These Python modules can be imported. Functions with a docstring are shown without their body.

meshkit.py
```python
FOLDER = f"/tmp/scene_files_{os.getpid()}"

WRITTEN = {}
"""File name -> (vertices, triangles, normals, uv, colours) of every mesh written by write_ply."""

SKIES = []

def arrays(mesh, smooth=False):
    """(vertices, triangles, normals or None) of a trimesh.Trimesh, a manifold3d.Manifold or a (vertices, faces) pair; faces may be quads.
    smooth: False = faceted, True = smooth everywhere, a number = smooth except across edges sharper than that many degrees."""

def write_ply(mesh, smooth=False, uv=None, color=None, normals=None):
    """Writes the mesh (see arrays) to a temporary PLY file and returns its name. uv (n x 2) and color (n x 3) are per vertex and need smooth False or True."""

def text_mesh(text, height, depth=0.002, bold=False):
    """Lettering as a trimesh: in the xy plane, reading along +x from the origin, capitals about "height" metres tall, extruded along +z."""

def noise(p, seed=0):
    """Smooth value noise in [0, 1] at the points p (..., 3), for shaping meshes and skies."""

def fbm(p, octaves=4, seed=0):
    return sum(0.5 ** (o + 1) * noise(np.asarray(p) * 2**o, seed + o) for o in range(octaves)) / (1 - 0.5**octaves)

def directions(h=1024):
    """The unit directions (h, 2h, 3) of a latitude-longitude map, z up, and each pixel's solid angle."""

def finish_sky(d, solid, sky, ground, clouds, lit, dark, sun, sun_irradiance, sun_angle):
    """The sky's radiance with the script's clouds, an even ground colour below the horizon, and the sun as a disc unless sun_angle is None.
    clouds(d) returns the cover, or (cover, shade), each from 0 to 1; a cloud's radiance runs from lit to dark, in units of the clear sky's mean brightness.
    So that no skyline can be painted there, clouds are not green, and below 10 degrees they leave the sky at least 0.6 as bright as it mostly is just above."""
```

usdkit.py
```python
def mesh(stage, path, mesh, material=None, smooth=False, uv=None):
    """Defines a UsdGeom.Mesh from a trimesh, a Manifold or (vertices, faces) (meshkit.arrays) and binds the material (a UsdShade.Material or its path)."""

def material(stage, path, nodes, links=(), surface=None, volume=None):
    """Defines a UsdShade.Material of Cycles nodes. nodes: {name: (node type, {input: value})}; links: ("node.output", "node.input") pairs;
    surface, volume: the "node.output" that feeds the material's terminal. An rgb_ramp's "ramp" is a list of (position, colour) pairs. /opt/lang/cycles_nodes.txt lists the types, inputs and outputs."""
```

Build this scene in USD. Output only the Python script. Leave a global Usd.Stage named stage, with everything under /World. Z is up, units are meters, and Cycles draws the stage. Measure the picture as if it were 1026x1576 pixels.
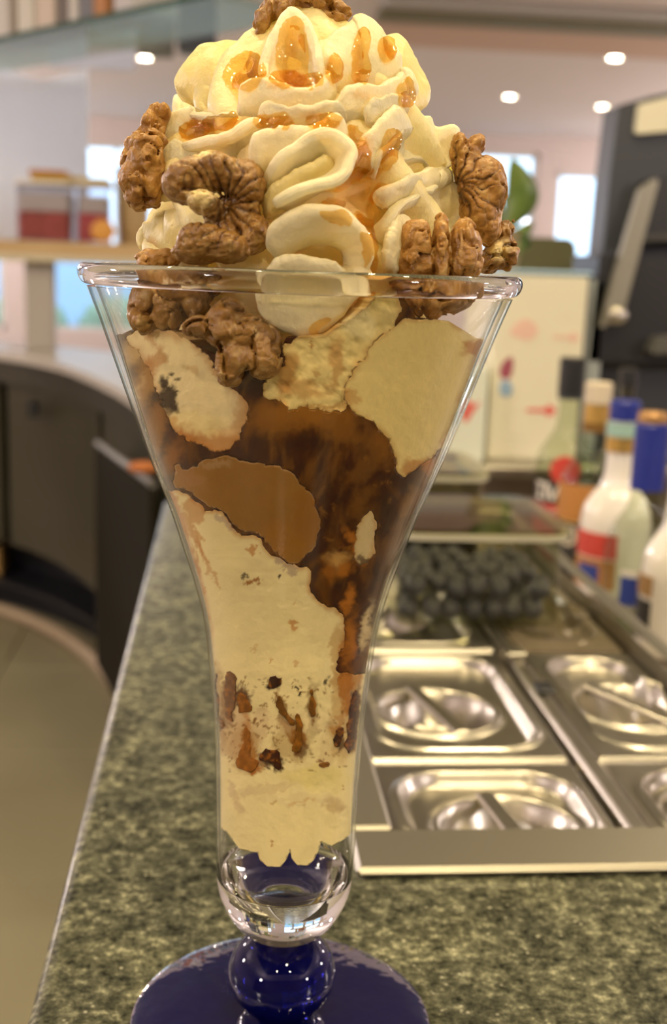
import math, random, numpy as np, trimesh, usdkit, meshkit
from pxr import Usd, UsdGeom, UsdLux, UsdShade, Gf, Sdf, Vt
from scipy.spatial import cKDTree
from scipy.interpolate import CubicSpline, PchipInterpolator
from shapely.geometry import Polygon, Point, LineString
from shapely.ops import unary_union
from shapely import prepare, contains_xy, distance as sh_distance, points as sh_points
from manifold3d import Manifold, CrossSection, FillRule

stage = Usd.Stage.CreateInMemory()
UsdGeom.SetStageUpAxis(stage, UsdGeom.Tokens.z)
UsdGeom.SetStageMetersPerUnit(stage, 1.0)
UsdGeom.Xform.Define(stage, '/World')
stage.SetDefaultPrim(stage.GetPrimAtPath('/World'))
rng = np.random.default_rng(7)

# ------------------------------------------------------------------ camera, light, exposure
EXPOSURE = -0.5
EYE = np.array([0, 0, 1.155])
PITCH, YAW, ROLL, FPX = math.radians(11.9), math.radians(5.5), math.radians(2.0), 1800.0
W, H = 1026, 1576
FW = np.array([math.sin(YAW) * math.cos(PITCH), math.cos(YAW) * math.cos(PITCH), -math.sin(PITCH)])
_r = np.array([math.cos(YAW), -math.sin(YAW), 0.0]); _u = np.cross(_r, FW)
RT = _r * math.cos(ROLL) + _u * math.sin(ROLL)
UP = _u * math.cos(ROLL) - _r * math.sin(ROLL)
cam = UsdGeom.Camera.Define(stage, '/World/camera')
M = Gf.Matrix4d(*[float(x) for x in (*RT, 0, *UP, 0, *(-FW), 0, *EYE, 1)])
cam.AddTransformOp().Set(M)
cam.CreateFocalLengthAttr(50.0)
cam.CreateHorizontalApertureAttr(50.0 * W / FPX)
cam.CreateVerticalApertureAttr(50.0 * H / FPX)
cam.CreateFStopAttr(18.0)
cam.CreateFocusDistanceAttr(0.262)
cam.CreateClippingRangeAttr(Gf.Vec2f(0.02, 100))
cam.CreateExposureAttr(EXPOSURE)

dome = UsdLux.DomeLight.Define(stage, '/World/sky')
dome.CreateIntensityAttr(1.0)
dome.CreateColorAttr(Gf.Vec3f(0.62, 0.80, 1.0))
dome.CreateExposureAttr(0.35)

# ------------------------------------------------------------------ helpers
LOOKS = '/World/Looks'
_names = {}

def numbered(parent, name):
    k = _names.get((parent, name), 0)
    _names[(parent, name)] = k + 1
    return name if k == 0 else '%s_%03d' % (name, k)

def obj(name, mesh, mat, parent=None, smooth=35, col=None):
    p = str(parent.GetPath()) if parent is not None else '/World'
    path = p + '/' + numbered(p, name)
    m = usdkit.mesh(stage, path, mesh, mat, smooth=True if col is not None else smooth)
    if col is not None:
        UsdGeom.PrimvarsAPI(m).CreatePrimvar('paint', Sdf.ValueTypeNames.Color3fArray, 'vertex').Set(Vt.Vec3fArray.FromNumpy(np.asarray(col, np.float32)))
    return m.GetPrim()

def tag(o, label=None, cat=None, group=None, kind=None):
    for k, v in (('label', label), ('category', cat), ('group', group), ('kind', kind)):
        if v:
            o.SetCustomDataByKey(k, v)
    return o

def thing(name, label, cat, group=None, loc=(0, 0, 0)):
    x = UsdGeom.Xform.Define(stage, '/World/' + numbered('/World', name))
    x.AddTranslateOp().Set(Gf.Vec3d(*[float(v) for v in loc]))
    return tag(x.GetPrim(), label, cat, group)

def struct(name, mesh, mat, parent=None, smooth=35):
    o = obj(name, mesh, mat, parent, smooth)
    return o if parent is not None else tag(o, kind='structure')

def ray(px, py):
    px, py = np.asarray(px, float), np.asarray(py, float)
    d = FW + RT * ((px - W / 2) / FPX)[..., None] - UP * ((py - H / 2) / FPX)[..., None]
    return d

def at_y(px, py, y):
    d = ray(px, py); return EYE + d * (np.asarray(y) / d[..., 1])[..., None]

def at_z(px, py, z):
    d = ray(px, py); return EYE + d * ((z - EYE[2]) / d[..., 2])[..., None]

def to_px(p):
    d = np.asarray(p, float) - EYE
    z = d @ FW
    return np.stack([W / 2 + FPX * (d @ RT) / z, H / 2 - FPX * (d @ UP) / z], -1)

def box(lo, hi, bevel=0.0):
    lo, hi = np.minimum(lo, hi).astype(float), np.maximum(lo, hi).astype(float)
    if bevel <= 0:
        return trimesh.creation.box(bounds=[lo, hi])
    b = min(bevel, 0.49 * (hi - lo).min())
    pts = []
    for sx in (0, 1):
        for sy in (0, 1):
            for sz in (0, 1):
                c = np.where(np.array([sx, sy, sz]) == 0, lo + b, hi - b)
                for ax in range(3):
                    q = c.copy(); q[ax] += b if (sx, sy, sz)[ax] else -b
                    pts.append(q)
                pts.append(c + b * 0.577 * np.where(np.array([sx, sy, sz]) == 0, -1, 1))
    return trimesh.convex.convex_hull(np.array(pts))

def cat(*ms):
    return trimesh.util.concatenate([m for m in ms if m is not None])

def lathe(profile, n=72, center=(0, 0, 0), closed=False, a0=0.0, a1=2 * math.pi):
    """Revolve (r, z) points about the vertical; closed joins last to first."""
    P = np.asarray(profile, float); m = len(P)
    full = abs(a1 - a0 - 2 * math.pi) < 1e-6
    A = np.linspace(a0, a1, n, endpoint=not full)
    V = np.stack([P[None, :, 0] * np.cos(A)[:, None], P[None, :, 0] * np.sin(A)[:, None], np.repeat(P[None, :, 1], len(A), 0)], -1).reshape(-1, 3) + center
    F = []
    I = np.arange(len(A) if full else len(A) - 1); J = (I + 1) % len(A)
    for k in range(m if closed else m - 1):
        k2 = (k + 1) % m
        a, b, c, d = I * m + k, J * m + k, J * m + k2, I * m + k2
        F += [np.stack([a, b, c], 1), np.stack([a, c, d], 1)]
    t = trimesh.Trimesh(V, np.vstack(F), process=False)
    t.merge_vertices(digits_vertex=7)
    t.update_faces(t.nondegenerate_faces())
    return t

def tube(path, r, n=10, closed=False):
    P = np.asarray(path, float)
    rr = np.broadcast_to(np.asarray(r, float), (len(P),))
    T = np.gradient(P, axis=0); T /= np.linalg.norm(T, axis=1, keepdims=True) + 1e-12
    ref = np.array([0.13, 0.31, 0.94]); X = np.cross(T, ref); X /= np.linalg.norm(X, axis=1, keepdims=True) + 1e-12
    Y = np.cross(T, X); a = np.linspace(0, 2 * math.pi, n, endpoint=False)
    V = (P[:, None] + rr[:, None, None] * (np.cos(a)[None, :, None] * X[:, None] + np.sin(a)[None, :, None] * Y[:, None])).reshape(-1, 3)
    F = []
    for i in range(len(P) - 1):
        for k in range(n):
            a0, b0 = i * n + k, i * n + (k + 1) % n
            F += [[a0, b0, b0 + n], [a0, b0 + n, a0 + n]]
    c0, c1 = len(V), len(V) + 1
    V = np.vstack([V, P[0], P[-1]])
    for k in range(n):
        F += [[c0, (k + 1) % n, k], [c1, c1 - 2 - n + k, c1 - 2 - n + (k + 1) % n]]
    t = trimesh.Trimesh(V, F, process=False); t.fix_normals() if len(F) < 3000 else None
    return t

def spline(pts, n):
    pts = np.asarray(pts, float)
    if len(pts) == 2:
        return pts[0] + (pts[1] - pts[0]) * np.linspace(0, 1, n)[:, None]
    s = np.r_[0, np.cumsum(np.linalg.norm(np.diff(pts[:, :2], axis=0), axis=1) + 1e-9)]
    return PchipInterpolator(s / s[-1], pts, axis=0)(np.linspace(0, 1, n)) if len(pts) == 3 else CubicSpline(s / s[-1], pts, axis=0, bc_type='natural')(np.linspace(0, 1, n))

def nets(f, lo, hi, h):
    """Surface nets of the field f (negative inside)."""
    lo, hi = np.asarray(lo, float), np.asarray(hi, float)
    N = np.ceil((hi - lo) / h).astype(int) + 1
    G = np.stack(np.meshgrid(*[lo[k] + h * np.arange(N[k]) for k in range(3)], indexing='ij'), -1)
    v = f(G)
    v[0] = v[-1] = 9; v[:, 0] = v[:, -1] = 9; v[:, :, 0] = v[:, :, -1] = 9
    s = v < 0
    acc = np.zeros((*(N - 1), 3)); cnt = np.zeros(N - 1)
    idx = np.indices(N - 1).transpose(1, 2, 3, 0).astype(float)
    sl = lambda o: tuple(slice(o[k], N[k] - 1 + o[k]) for k in range(3))
    C = [(a, b, c) for a in (0, 1) for b in (0, 1) for c in (0, 1)]
    for c in C:
        for ax in range(3):
            if c[ax] == 0:
                c2 = list(c); c2[ax] = 1
                va, vb = v[sl(c)], v[sl(c2)]
                x = (va < 0) != (vb < 0)
                t = np.where(x, va / np.where(x, va - vb, 1), 0)
                p = np.array(c, float) + t[..., None] * np.eye(3)[ax]
                acc += np.where(x[..., None], p, 0); cnt += x
    on = cnt > 0
    ids = -np.ones(N - 1, int); ids[on] = np.arange(on.sum())
    V = lo + h * (idx[on] + acc[on] / cnt[on][:, None])
    F = []
    for ax in range(3):
        o1, o2 = [a for a in range(3) if a != ax]
        r = [slice(1, N[k] - 1) for k in range(3)]; r[ax] = slice(0, N[ax] - 1)
        r2 = list(r); r2[ax] = slice(1, N[ax])
        sa, sb = s[tuple(r)], s[tuple(r2)]
        w = np.argwhere(sa != sb)
        base = w.copy(); base[:, o1] += 1; base[:, o2] += 1
        def cell(d1, d2):
            c = base.copy(); c[:, o1] -= d1; c[:, o2] -= d2
            return ids[c[:, 0], c[:, 1], c[:, 2]]
        q = np.stack([cell(1, 1), cell(0, 1), cell(0, 0), cell(1, 0)], 1)
        flip = sa[tuple(w.T)] == (ax == 1)
        q[flip] = q[flip][:, ::-1]
        F += [q[:, [0, 1, 2]], q[:, [0, 2, 3]]]
    F = np.vstack(F); F = F[(F >= 0).all(1)]
    return trimesh.Trimesh(V, F, process=False)

def rounded_poly(w, h, r, n=6):
    a = np.linspace(0, math.pi / 2, n)
    out = []
    for cx, cy, k in ((w / 2 - r, h / 2 - r, 0), (-w / 2 + r, h / 2 - r, 1), (-w / 2 + r, -h / 2 + r, 2), (w / 2 - r, -h / 2 + r, 3)):
        out += [(cx + r * math.cos(t + k * math.pi / 2), cy + r * math.sin(t + k * math.pi / 2)) for t in a]
    return out

def prism(pts, depth):
    return trimesh.creation.extrude_polygon(Polygon(pts), depth, engine='earcut')

# ------------------------------------------------------------------ materials
def mat(name, color, rough=0.5, metal=0.0, noise=None, bump=None, **kw):
    """Principled material. noise = (scale, second colour, detail); bump = (scale, distance)."""
    p = dict(base_color=color, roughness=rough, metallic=metal); p.update(kw)
    nodes, links = {'p': ('principled_bsdf', p)}, []
    if noise or bump:
        nodes['tc'] = ('texture_coordinate', {})
    if noise:
        nodes['n'] = ('noise_texture', {'scale': noise[0], 'detail': noise[2] if len(noise) > 2 else 3.0})
        nodes['r'] = ('rgb_ramp', {'ramp': [(0.32, color), (0.68, noise[1])]})
        links += [('tc.object', 'n.vector'), ('n.fac', 'r.fac'), ('r.color', 'p.base_color')]
    if bump:
        nodes['bn'] = ('noise_texture', {'scale': bump[0], 'detail': 4.0})
        nodes['b'] = ('bump', {'distance': bump[1], 'strength': 1.0})
        links += [('tc.object', 'bn.vector'), ('bn.fac', 'b.height'), ('b.normal', 'p.normal')]
    return usdkit.material(stage, f'{LOOKS}/{name}', nodes, links, surface='p.BSDF')

def painted(name, rough=0.5, bump=None, **kw):
    """Colour from the mesh's own per-vertex colours (stains and layers of the food itself)."""
    nodes = {'p': ('principled_bsdf', dict(roughness=rough, **kw)), 'a': ('attribute', {'attribute': 'paint'}), 'tc': ('texture_coordinate', {})}
    links = [('a.color', 'p.base_color')]
    if bump:
        nodes['bn'] = ('noise_texture', {'scale': bump[0], 'detail': 4.0}); nodes['b'] = ('bump', {'distance': bump[1], 'strength': 1.0})
        links += [('tc.object', 'bn.vector'), ('bn.fac', 'b.height'), ('b.normal', 'p.normal')]
    return usdkit.material(stage, f'{LOOKS}/{name}', nodes, links, surface='p.BSDF')

def clear_glass(name, tint=(1, 1, 1), edge=(0.75, 0.8, 0.72), ior=1.5, rough=0.0, gloss=1.0):
    """Thin see-through glass: light passes, the surface mirrors by fresnel, long paths at the rim of the form take the edge tint."""
    return usdkit.material(stage, f'{LOOKS}/{name}', {
        't': ('transparent_bsdf', {}), 'g': ('glossy_bsdf', {'color': (gloss,) * 3, 'roughness': rough}),
        'lw': ('layer_weight', {'blend': 0.5}), 'r': ('rgb_ramp', {'ramp': [(0.0, tint), (0.72, tint), (1.0, edge)]}),
        'pw': ('math', {'math_type': 'power', 'value2': 5.0}), 'ma': ('math', {'math_type': 'multiply_add', 'value2': 0.85, 'value3': 0.018}), 'm': ('mix_closure', {})},
        [('lw.facing', 'r.fac'), ('r.color', 't.color'), ('lw.facing', 'pw.value1'), ('pw.value', 'ma.value1'), ('ma.value', 'm.fac'), ('t.BSDF', 'm.closure1'), ('g.BSDF', 'm.closure2')], surface='m.closure')

def emit(name, color, strength):
    return usdkit.material(stage, f'{LOOKS}/{name}', {'e': ('emission', {'color': color, 'strength': strength})}, [], surface='e.emission')

m_bowl = clear_glass('bowl_glass', (0.99, 0.99, 0.975), (0.62, 0.66, 0.56))
m_glass = mat('solid_glass', (0.98, 0.99, 0.97), 0.0, transmission_weight=1.0, ior=1.48)
m_blue = mat('cobalt_glass', (0.003, 0.0035, 0.085), 0.02, transmission_weight=0.5, ior=1.5, specular_ior_level=0.22)
m_foot = mat('cobalt_foot_glass', (0.003, 0.0035, 0.085), 0.02, bump=(40, 0.0012), transmission_weight=0.5, ior=1.5, specular_ior_level=0.4)
m_cream = painted('whipped_cream', 0.42, bump=(900, 0.00025), subsurface_weight=0.35, subsurface_scale=0.004, subsurface_radius=(1, 0.75, 0.4), specular_ior_level=0.35)
m_nut = painted('walnut_skin', 0.38, bump=(700, 0.0004), specular_ior_level=0.5)
m_ice = painted('ice_cream', 0.6, bump=(500, 0.0002), specular_ior_level=0.1)
m_sauce = painted('caramel_sauce', 0.3, specular_ior_level=0.15)
m_syrup = clear_glass('caramel_syrup', (0.93, 0.77, 0.47), (0.90, 0.68, 0.36), gloss=1.0)

m_granite = usdkit.material(stage, f'{LOOKS}/granite', {
    'tc': ('texture_coordinate', {}),
    'n1': ('noise_texture', {'scale': 250.0, 'detail': 5.0, 'roughness': 0.75}), 'r1': ('rgb_ramp', {'ramp': [(0.34, (0.012, 0.014, 0.010)), (0.46, (0.062, 0.065, 0.047)), (0.56, (0.135, 0.139, 0.10)), (0.67, (0.38, 0.38, 0.27))]}),
    'n2': ('voronoi_texture', {'scale': 300.0}), 'r2': ('rgb_ramp', {'ramp': [(0.0, (0.85, 0.83, 0.62)), (0.12, (0.5, 0.48, 0.36)), (0.22, (0, 0, 0)), (1.0, (0, 0, 0))]}),
    'n3': ('noise_texture', {'scale': 45.0, 'detail': 2.0}), 'r3': ('rgb_ramp', {'ramp': [(0.3, (0.65, 0.65, 0.62)), (0.7, (1.25, 1.22, 1.1))]}),
    'wn': ('noise_texture', {'scale': 190.0, 'detail': 1.0}), 'rw': ('rgb_ramp', {'ramp': [(0.52, (0, 0, 0)), (0.62, (1, 1, 1))]}),
    'mu': ('mix', {'mix_type': 'multiply', 'fac': 1.0}), 'mw': ('mix', {'mix_type': 'multiply', 'fac': 1.0}), 'ad': ('mix', {'mix_type': 'add', 'fac': 0.5}),
    'p': ('principled_bsdf', {'roughness': 0.22, 'specular_ior_level': 0.45})},
    [('tc.object', 'n1.vector'), ('tc.object', 'n2.vector'), ('tc.object', 'n3.vector'), ('tc.object', 'wn.vector'), ('n1.fac', 'r1.fac'), ('n2.distance', 'r2.fac'), ('n3.fac', 'r3.fac'),
     ('wn.fac', 'rw.fac'), ('r2.color', 'mw.color1'), ('rw.color', 'mw.color2'),
     ('r1.color', 'mu.color1'), ('r3.color', 'mu.color2'), ('mu.color', 'ad.color1'), ('mw.color', 'ad.color2'), ('ad.color', 'p.base_color')], surface='p.BSDF')

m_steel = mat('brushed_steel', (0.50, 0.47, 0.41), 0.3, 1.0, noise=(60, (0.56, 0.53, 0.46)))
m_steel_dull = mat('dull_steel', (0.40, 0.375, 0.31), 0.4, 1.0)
m_dark_steel = mat('dark_steel', (0.30, 0.26, 0.21), 0.3, 1.0)  # steel with a darker, browner base colour
m_ceiling = mat('ceiling_paint', (0.76, 0.67, 0.67), 0.85)
m_wall = mat('wall_paint', (0.60, 0.52, 0.50), 0.85)
m_near_wall = mat('dark_wood_wall', (0.10, 0.065, 0.04), 0.7)
m_floor = mat('floor_tile', (0.27, 0.245, 0.145), 0.45, noise=(3.0, (0.30, 0.275, 0.165)))
m_grout = mat('grout', (0.22, 0.19, 0.13), 0.9)
m_panel = mat('bar_front', (0.055, 0.050, 0.028), 0.4, noise=(1.5, (0.043, 0.039, 0.023)))
m_black = mat('black_plastic', (0.02, 0.021, 0.025), 0.35)
m_charcoal = mat('charcoal_plastic', (0.045, 0.05, 0.062), 0.45)
m_kerb = mat('kerb_stone', (0.42, 0.33, 0.22), 0.6)
m_wood = mat('shelf_wood', (0.56, 0.38, 0.18), 0.5, noise=(5.0, (0.62, 0.44, 0.22)))
m_white = mat('white_plastic', (0.85, 0.80, 0.72), 0.4)
m_paper = mat('white_card', (0.78, 0.745, 0.58), 0.8)
m_paper_cool = mat('cool_white_card', (0.74, 0.78, 0.66), 0.8)
m_red = mat('red_print', (0.72, 0.16, 0.13), 0.6)
m_pink = mat('faded_pink_print', (0.80, 0.55, 0.45), 0.7)
m_navy = mat('navy_plastic', (0.02, 0.035, 0.28), 0.35)
m_gold = mat('gold_foil', (0.75, 0.48, 0.14), 0.35, 0.8)

# ------------------------------------------------------------------ room
CEIL = 2.7
X0, X1, Y0, Y1 = -6.0, 8.0, -3.0, 14.0
fl = tag(obj('floor', box((X0, Y0, -0.1), (X1, Y1, -0.012)), m_grout), kind='structure')
rest = []
for i in range(-10, 14):
    for j in range(-6, 24):
        x, y = i * 0.6 - 0.02, j * 0.6 + 0.245
        lo_, hi_ = (max(x + 0.002, X0), max(y + 0.002, Y0), -0.012), (min(x + 0.598, X1), min(y + 0.598, Y1), 0.0)
        if lo_[0] >= hi_[0] - .01 or lo_[1] >= hi_[1] - .01: continue
        if -6 <= i <= 3 and -1 <= j <= 8:
            obj('floor_tile', box(lo_, hi_, 0.002), m_floor, fl)
        else:
            rest.append(box(lo_, hi_))
tag(obj('floor_tiling', cat(*rest), m_floor, fl), kind='stuff')
struct('ceiling', box((X0, Y0, CEIL), (X1, Y1, CEIL + 0.1)), m_ceiling)
struct('wall_left', box((X0 - 0.1, Y0, -0.1), (X0, Y1, CEIL)), m_wall)
struct('wall_right', box((X1, Y0, -0.1), (X1 + 0.1, Y1, CEIL)), m_wall)
struct('wall_near', box((X0, Y0 - 0.1, -0.1), (X1, Y0, CEIL)), m_near_wall)
WIN = [(-5.4, -2.55, 0.3, 2.42), (-2.28, 0.7, 0.3, 2.42), (2.75, 3.62, 0.9, 2.52), (3.85, 4.60, 0.9, 2.32), (5.0, 7.6, 0.9, 2.4)]
xs = [X0] + [v for w in WIN for v in w[:2]] + [X1]
pieces = []
for k in range(0, len(xs), 2):
    pieces.append(box((xs[k], Y1, -.1), (xs[k + 1], Y1 + 0.15, CEIL)))
for a, b, z0, z1 in WIN:
    pieces += [box((a, Y1, -.1), (b, Y1 + 0.15, z0)), box((a, Y1, z1), (b, Y1 + 0.15, CEIL))]
struct('wall_far', cat(*pieces), m_wall)
m_frame = mat('window_frame', (0.62, 0.60, 0.56), 0.5)
m_pane = clear_glass('window_pane', (0.95, 0.98, 1.0), (0.9, 0.95, 1.0))
for k, (a, b, z0, z1) in enumerate(WIN):
    t = UsdGeom.Xform.Define(stage, '/World/window_%d' % (k + 1)).GetPrim(); tag(t, kind='structure')
    f = 0.05
    obj('frame', cat(box((a, Y1 + .03, z0), (a + f, Y1 + .12, z1)), box((b - f, Y1 + .03, z0), (b, Y1 + .12, z1)), box((a, Y1 + .03, z0), (b, Y1 + .12, z0 + f)), box((a, Y1 + .03, z1 - f), (b, Y1 + .12, z1))), m_frame, t)
    n = max(1, round((b - a) / 1.0)); w_ = (b - a - 2 * f) / n
    for q in range(n):
        obj('pane', box((a + f + q * w_ + 0.01, Y1 + .07, z0 + f), (a + f + (q + 1) * w_ - 0.01, Y1 + .078, z1 - f)), m_pane, t)
        if q:
            obj('mullion', box((a + f + q * w_ - 0.02, Y1 + .04, z0 + f), (a + f + q * w_ + 0.02, Y1 + .11, z1 - f)), m_frame, t)
struct('ground', box((-30, Y1 + 0.3, -0.3), (40, 60, -0.2)), mat('paving', (0.45, 0.45, 0.42), 0.9))

def ragged_ball(c, r, seed, amp=0.25, sub=3):
    s = trimesh.creation.icosphere(subdivisions=sub)
    v = s.vertices; n = meshkit.fbm(v * 3 + seed * 7.3, 4, seed) - 0.5
    return trimesh.Trimesh(c + np.asarray(r) * v * (1 + amp * 2 * n)[:, None], s.faces, process=False)
m_leaf_far = mat('hedge_leaf', (0.20, 0.30, 0.17), 0.7, noise=(14, (0.34, 0.42, 0.30)))
for k, x in enumerate((-5.4, -4.1, -2.8, -1.5, -0.2, 1.1)):
    tag(obj('hedge', ragged_ball((x, 17 + 0.1 * (k % 2), 0.2), (.58, 0.5, 0.42), k + 3, .2), m_leaf_far, smooth=True), 'green hedge bush beyond the far window, %s in the row from the left' % ('first', 'second', 'third', 'fourth', 'fifth', 'sixth')[k], 'bush', 'hedge outside the window')
tag(obj('hoarding', box((-8, 19, -0.2), (3, 19.1, 1.25), 0.02), mat('blue_hoarding', (0.48, 0.64, 0.82), 0.6)), 'pale blue hoarding standing outside beyond the hedge', 'hoarding')

# ceiling strips across the room
tr = tag(obj('trim', box((0.9, 7.45, CEIL - 0.05), (X1, 7.75, CEIL), 0.01), mat('olive_trim', (0.16, 0.14, 0.07), 0.6)), kind='structure')
tr2 = tag(obj('trim', box((0.9, 7.15, CEIL - 0.03), (X1, 7.42, CEIL), 0.01), mat('grey_trim', (0.42, 0.38, 0.36), 0.6)), kind='structure')
tr3 = tag(obj('trim', box((0.9, 7.85, CEIL - 0.012), (X1, 8.7, CEIL), 0.005), mat('cove_glow_trim', (0.62, 0.42, 0.33), 0.8)), kind='structure')  # warm cove light painted as an orange strip on the ceiling

tr4 = tag(obj('trim', box((-1.6, -1.6, CEIL - 0.04), (2.4, 4.6, CEIL - 0.0005), 0.01), mat('added_dark_panel', (0.045, 0.034, 0.024), 0.5)), kind='structure')  # unseen dark panel added to darken what the blue foot reflects
# ceiling downlights: (x, y, power, where)
NEAR_POWER, GLOBE_POWER = 770.0, 140.0
m_ring = mat('downlight_ring', (0.8, 0.8, 0.78), 0.3)
m_lens = emit('downlight_lens', (1.0, 0.84, 0.62), 60.0)
SPOTS = [(-0.664, 9.80, 'left of the whipped cream'), (1.467, 8.30, 'nearest the olive ceiling strip'), (2.511, 10.90, 'alone in mid ceiling right of the cream'), (2.775, 8.76, 'on the painted cove glow at far right'), (3.474, 11.23, 'beside the black coffee machine')]
SPOTS += [(x, y, None) for x, y in ((-0.25, 0.55), (0.45, 0.95), (-0.65, 1.5), (0.95, 0.2), (0.25, -0.55), (-0.45, -1.15), (0.55, -1.2), (1.2, 1.9), (-1.6, 2.6), (-1.9, 6.0), (3.6, 5.0), (-4.2, 9.0), (1.0, 4.6))]  # farthest pair behind the camera is added to brighten the cream from the front
def disc(r, z0, z1, c, n=24):
    return lathe([(0, z0), (r, z0), (r, z1), (0, z1)], n, c)
for k, (x, y, where) in enumerate(SPOTS):
    near = where is None and y < 2.2
    t = thing('ceiling_downlight', ('round white recessed ceiling downlight ' + where) if where else 'round recessed ceiling downlight above the bar, unseen, outside the picture', 'ceiling light', 'recessed ceiling downlights', (x, y, CEIL - (0.0405 if near else 0)))
    obj('ring', lathe([(0.045, -0.002), (0.062, -0.012), (0.075, -0.008), (0.078, 0.0), (0.045, 0.0)], 28, closed=True), m_ring, t)
    obj('lens', disc(0.044, -0.006, -0.001, (0, 0, 0)), m_lens, t)
    L = UsdLux.DiskLight.Define(stage, str(t.GetPath()) + '/lamp')
    L.CreateRadiusAttr(0.042); L.CreateIntensityAttr(1.0); L.CreateExposureAttr(0.0)
    L.AddTranslateOp().Set(Gf.Vec3d(0, 0, -0.008))
    L.CreateColorAttr(Gf.Vec3f(1.0, 0.80, 0.46) if near else Gf.Vec3f(1.0, 0.84, 0.66))
    L.CreateIntensityAttr(NEAR_POWER if near else 700.0)

# globe lamps added out of view to brighten the ceiling
m_globe = emit('added_globe', (1.0, 0.90, 0.84), 30.0)
for k, (x, y) in enumerate(((-3.4, 5.0), (-3.4, 7.6), (-3.4, 10.2), (-3.4, 12.6), (5.3, 4.6), (5.3, 7.2), (5.3, 9.8), (5.3, 12.4), (-3.0, 1.5), (4.0, 1.2), (2.6, -1.6), (-2.2, -1.6))):
    t = thing('added_globe_lamp', 'added unseen globe light brightening the ceiling, outside the picture', 'added lamp', 'added globe lamps', (x, y, 1.95))
    obj('globe', trimesh.creation.icosphere(subdivisions=3, radius=.13), m_globe, t, smooth=True)
    obj('cord', box((-.004, -.004, .1305), (.004, .004, CEIL - 1.95 - .0003)), m_black, t)
    L = UsdLux.SphereLight.Define(stage, str(t.GetPath()) + '/lamp')
    L.CreateRadiusAttr(0.132); L.CreateIntensityAttr(GLOBE_POWER); L.CreateColorAttr(Gf.Vec3f(1.0, 0.86, 0.82))

# ------------------------------------------------------------------ granite counter
CT = 0.95
GX0, GX1, GY0, GY1 = -0.052, 0.9, -0.25, 1.01
PX0, PX1, PY0, PY1 = 0.050, 0.250, 0.362, 0.965      # outline of the steel well
top = tag(thing('bar_counter', 'speckled grey-green granite bar counter under the blue-footed sundae glass', 'counter'))
ring = [(GX0, GY0), (GX1, GY0), (GX1, PY0 + .01), (PX0 + .008, PY0 + .01), (PX0 + .008, GY1), (GX0, GY1)]
def inset(pts, d):
    out = []
    for q in range(len(pts)):
        a_, p_, c_ = (np.array(pts[(q + o) % len(pts)], float) for o in (-1, 0, 1))
        e1, e2 = (p_ - a_) / np.linalg.norm(p_ - a_), (c_ - p_) / np.linalg.norm(c_ - p_)
        out.append(p_ + d * (np.array([-e1[1], e1[0]]) + np.array([-e2[1], e2[0]])))
    return np.array(out)
lv = [(CT - .04, .002), (CT - .038, 0.0), (CT - .005, 0.0), (CT - .0025, .0008), (CT - .0008, .0025), (CT, .005)]
Vs = np.vstack([np.c_[inset(ring, d), np.full(6, z)] for z, d in lv]); Fs = []
for q in range(len(lv) - 1):
    for e in range(6):
        a_, b_ = q * 6 + e, q * 6 + (e + 1) % 6; Fs += [[a_, b_, b_ + 6], [a_, b_ + 6, a_ + 6]]
Tp = trimesh.creation.triangulate_polygon(Polygon(inset(ring, .005)), engine='earcut'); o_ = len(Vs)
_k = cKDTree(Vs[-6:, :2]).query(Tp[0])[1] + o_ - 6; Fs += [list(_k[t_]) for t_ in Tp[1]]
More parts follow.
